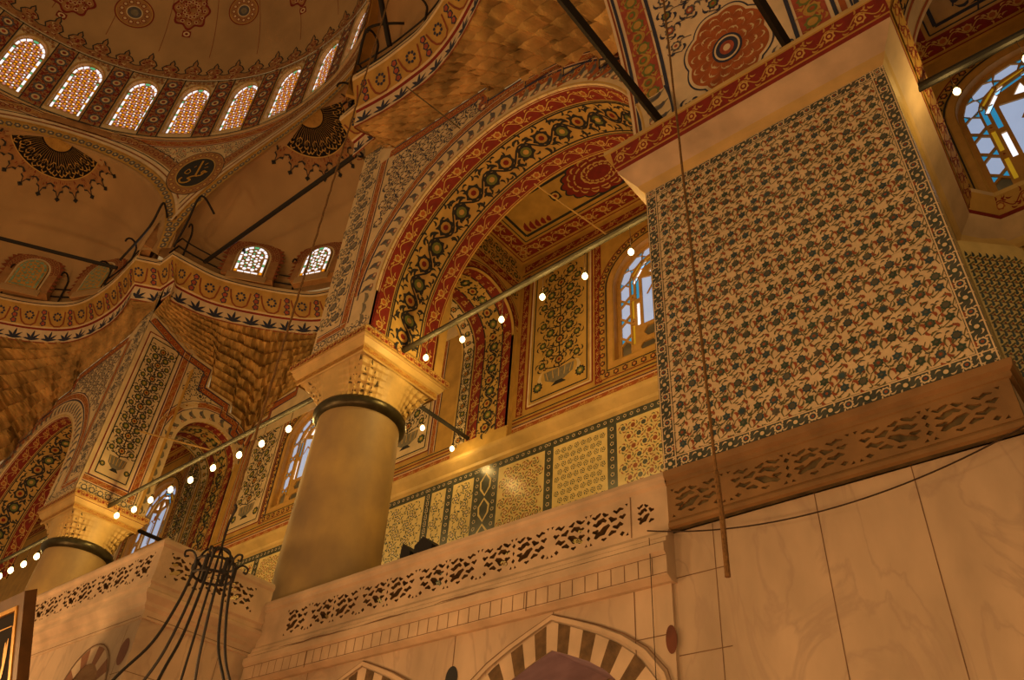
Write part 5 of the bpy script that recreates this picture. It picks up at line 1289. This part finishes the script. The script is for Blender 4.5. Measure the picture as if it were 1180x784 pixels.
for i, p in enumerate(((333, 493), (302, 510), (276, 523), (246, 538), (220, 552), (197, 563), (174, 575), (155, 586), (135, 593))):
    q = FY(*p, YR); bulb(q, ORD[i] + ' lit bulb left of the big column, hanging from the middle rod', 'bulbs on the middle tie rod', 1.25, rodz=ma.z + (mb_.z - ma.z) * (q.x + 31.2) / 13.8)
for i, p in enumerate(((43, 640), (28, 649), (13, 656), (0, 663))): bulb(FY(*p, YR), ORD[i] + ' lit bulb left of the farther column, at the lower left edge', 'bulbs at the left edge', 1.5, rodz=ma.z)
bulb(FY(189, 651, YR), 'lit bulb shining through the pierced corner of the projecting parapet', 'bulb behind the tribune parapet', rodz=ma.z)
rz_ = (FY(1062, 102, YR).z + FY(1180, 36, YR).z) / 2
for i, p in enumerate(((1102, 104), (1182, 66))): bulb(FY(*p, YR), ('lit bulb in front of the head of the right-hand window', 'lit bulb cut by the right edge of the picture')[i], 'bulbs in the right-hand bay', .9, rodz=rz_, energy=38)

# ================================================================== ROPES
m = MB(); R0 = FY(838.7, 665, 7.0); R1 = FY(824, 540, 7.0)
m.tube([(R0.x, 7, R0.z + i * (20 - R0.z) / 40) for i in range(41)][:1] + [(R0.x + .002 * math.sin(i), 7, R0.z + i * (24 - R0.z) / 60) for i in range(1, 61)], .018, 'rope', 8)
m.tube([(R0.x, 7, R0.z), (R0.x + .01, 7, R0.z + .6), (R0.x, 7, R0.z + 1.15)], .03, 'rope', 8)
tag(m.build('hanging_rope', None, tuple(R0)), 'thick brown rope hanging in front of the tiled pier', 'rope')
m = MB(); A = FY(746, 612, 9.75); B = FY(1195, 483, 9.75); pts = []
for i in range(31):
    t = i / 30; p = A.lerp(B, t); s_ = 4 * t * (1 - t); pts.append((p.x, p.y, p.z - .42 * s_))
m.tube(pts, .012, 'cable', 6); tag(m.build('sagging_cable', None, tuple(A)), 'thin black cable sagging across the marble wall below the tiled pier', 'cable')
m = MB(); A = FY(748, 620, 9.75); m.tube([(A.x, A.y, A.z - i * .3) for i in range(14)], .006, 'cable', 5); tag(m.build('thin_cable', None, tuple(A)), 'thin cable dropping down the marble wall left of the pier', 'cable')

# ================================================================== WROUGHT IRON CHANDELIER CROWN
d = ray(247, 658); CH = d * (9.0 / d.length)
root = empty('iron_chandelier', (CH.x, CH.y, CH.z - 2.0), 'black wrought-iron chandelier crown hanging on a long chain at lower left', 'chandelier'); L = (CH.x, CH.y, CH.z - 2.0)
cx, cy, cz = CH
m = MB(); rr = .19
for z in (-.07, .07): m.tube([(cx + rr * math.cos(a * PI / 16), cy + rr * math.sin(a * PI / 16), cz + z) for a in range(33)], .014, 'iron', 6)
for k in range(6): a = k * PI / 3; m.tube([(cx + rr * math.cos(a), cy + rr * math.sin(a), cz - .08), (cx + rr * math.cos(a), cy + rr * math.sin(a), cz + .09)], .022, 'iron', 6)
m.build('crown_ring', root, L)
for k in range(6):
    a = k * PI / 3 + .25; c, s = math.cos(a), math.sin(a); m = MB()
    P = smooth([Vector((cx + r * c, cy + r * s, cz + z)) for r, z in ((rr, -.06), (rr * .95, .05), (rr * .7, .18), (.02, .24))], (), 5); m.tube(P, .012, 'iron', 6); m.build('dome_rib', root, L)
    m = MB(); P = smooth([Vector((cx + r * c, cy + r * s, cz + z)) for r, z in ((rr, 0), (rr + .02, .08), (rr + .07, .13), (rr + .13, .11), (rr + .125, .06), (rr + .09, .07))], (), 5); m.tube(P, .011, 'iron', 6); m.build('scroll', root, L)
    m = MB(); P = smooth([Vector((cx + r * c, cy + r * s, cz + z)) for r, z in ((rr, -.05), (rr + .05, -.4), (rr + .16, -.8), (rr + .36, -1.15), (rr + .5, -1.5), (rr + .52, -2.0))], (), 6); m.tube(P, .014, 'iron', 6); m.build('hanger_rod', root, L)
m = MB(); m.tube([(cx, cy, cz - 2.2), (cx, cy, cz + .27)], .012, 'iron', 6); P = smooth([Vector((cx + x, cy, cz + z)) for x, z in ((0, .27), (0, .5), (.03, .6), (.06, .66), (.03, .72), (-.02, .7))], (), 5); m.tube(P, .012, 'iron', 6); m.build('centre_hook', root, L)
m = MB(); z = cz + .62; k = 0; m.tube([(cx + .004 * math.sin(i * 2.1), cy + .004 * math.cos(i * 2.1), z + (24 - z) * i / 200) for i in range(201)], .014, 'rope', 6); m.build('suspension_chain', root, L)

# ================================================================== FLOODLIGHT on the parapet
f0 = FY(488, 638, 10.35)
root = empty('floodlight', (f0.x, 10.35, 6.6), 'small dark twin floodlight sitting behind the marble parapet, right of the big column', 'floodlight'); L = (f0.x, 10.35, 6.6)
for k, (dx, tilt) in enumerate(((-.38, .25), (.12, -.1))):
    m = MB(); w_ = .28 if k == 0 else .5; h0 = 6.86; pts = [(dx - w_ / 2, h0 - .15), (dx + w_ / 2, h0 - .15), (dx + w_ * .5, h0 + .14), (dx - w_ * .1 - tilt * .3, h0 + .36), (dx - w_ / 2, h0 + .22)]
    P0 = [(f0.x + x, 10.2, z) for x, z in pts]; P1 = [(f0.x + x, 10.6, z) for x, z in pts]; m.face(P0, 'iron'); m.face(P1[::-1], 'iron')
    for i in range(5): j = (i + 1) % 5; m.face([P0[i], P1[i], P1[j], P0[j]], 'black')
    m.build('lamp_housing', root, L)
m = MB(); m.tube([(f0.x - .5, 10.4, 6.62), (f0.x + .45, 10.4, 6.62)], .03, 'iron', 6); m.box(f0.x - .1, f0.x + .1, 10.3, 10.5, 5.2, 6.6, 'iron'); m.build('bracket', root, L)

# ================================================================== CALLIGRAPHY BOARD lower left
XB = -16.6
t_ = FX(36, 680, XB); t_ = Vector((XB, 5.9, 0)); tr = ray(36, 680); br = ray(26, 784)
P_tr = tr * (10.6 / tr.length) * 1.55; P_br = br * (10.6 / br.length) * 1.60
ux = Vector((-1, 0, 0)); up_ = (P_tr - P_br).normalized(); nn = ux.cross(up_).normalized()
if nn.y > 0: nn = -nn
def SB(u, v, h=0): return tuple(P_tr + ux * u - up_ * v + nn * h)
root = empty('calligraphy_board', tuple(P_br), 'large framed black board with golden calligraphy at the lower left corner', 'framed board'); L = tuple(P_br)
W_, H_ = 3.2, 3.6
m = MB(); rect(m, SB, .2, W_ - .2, .2, H_ - .2, 'black', .02); 
line(m, SB, (.55, .5), (W_ - .55, .5), .02, 'gilt', .03); line(m, SB, (.5, .5), (.5, H_ - .5), .02, 'gilt', .03)
for pts in (((.62, .7), (.72, 1.1), (.9, 1.6)), ((.72, .75), (.75, 1.3)), ((.7, 1.75), (.8, 1.45), (1.0, 1.35), (1.15, 1.5), (1.0, 1.7)), ((.95, 1.9), (.85, 1.75), (1.0, 1.6), (1.3, 1.65), (1.6, 1.4), (1.9, 1.6)), ((1.5, .8), (1.55, 1.5)), ((1.9, .7), (2.0, 1.4), (2.3, 1.7))):
    P = smooth([Vector(p) for p in pts], (), 4); stroke(m, SB, [(p.x, p.y) for p in P], .09, 'gilt', .035, taper=True)
m.build('painted_panel', root, L)
m = MB()
def SBbox(u0, u1, v0, v1, h0, h1, c):
    q_ = [SB(u, v, h) for h in (h0, h1) for u, v in ((u0, v0), (u1, v0), (u1, v1), (u0, v1))]; b = len(m.v); m.v += q_
    for f in ((0, 1, 2, 3), (4, 5, 6, 7), (0, 1, 5, 4), (1, 2, 6, 5), (2, 3, 7, 6), (3, 0, 4, 7)): m.f.append(tuple(b + i for i in f)); m.m.append(m.mi(c))
for a in ((0, W_, 0, .24), (0, W_, H_ - .24, H_), (0, .24, .24, H_ - .24), (W_ - .24, W_, .24, H_ - .24)): SBbox(*a, -.1, .1, 'wood')
for a in ((.2, W_ - .2, .2, .27), (.2, .27, .2, H_ - .2)): SBbox(*a, .0, .12, 'gilt')
m.build('frame', root, L)
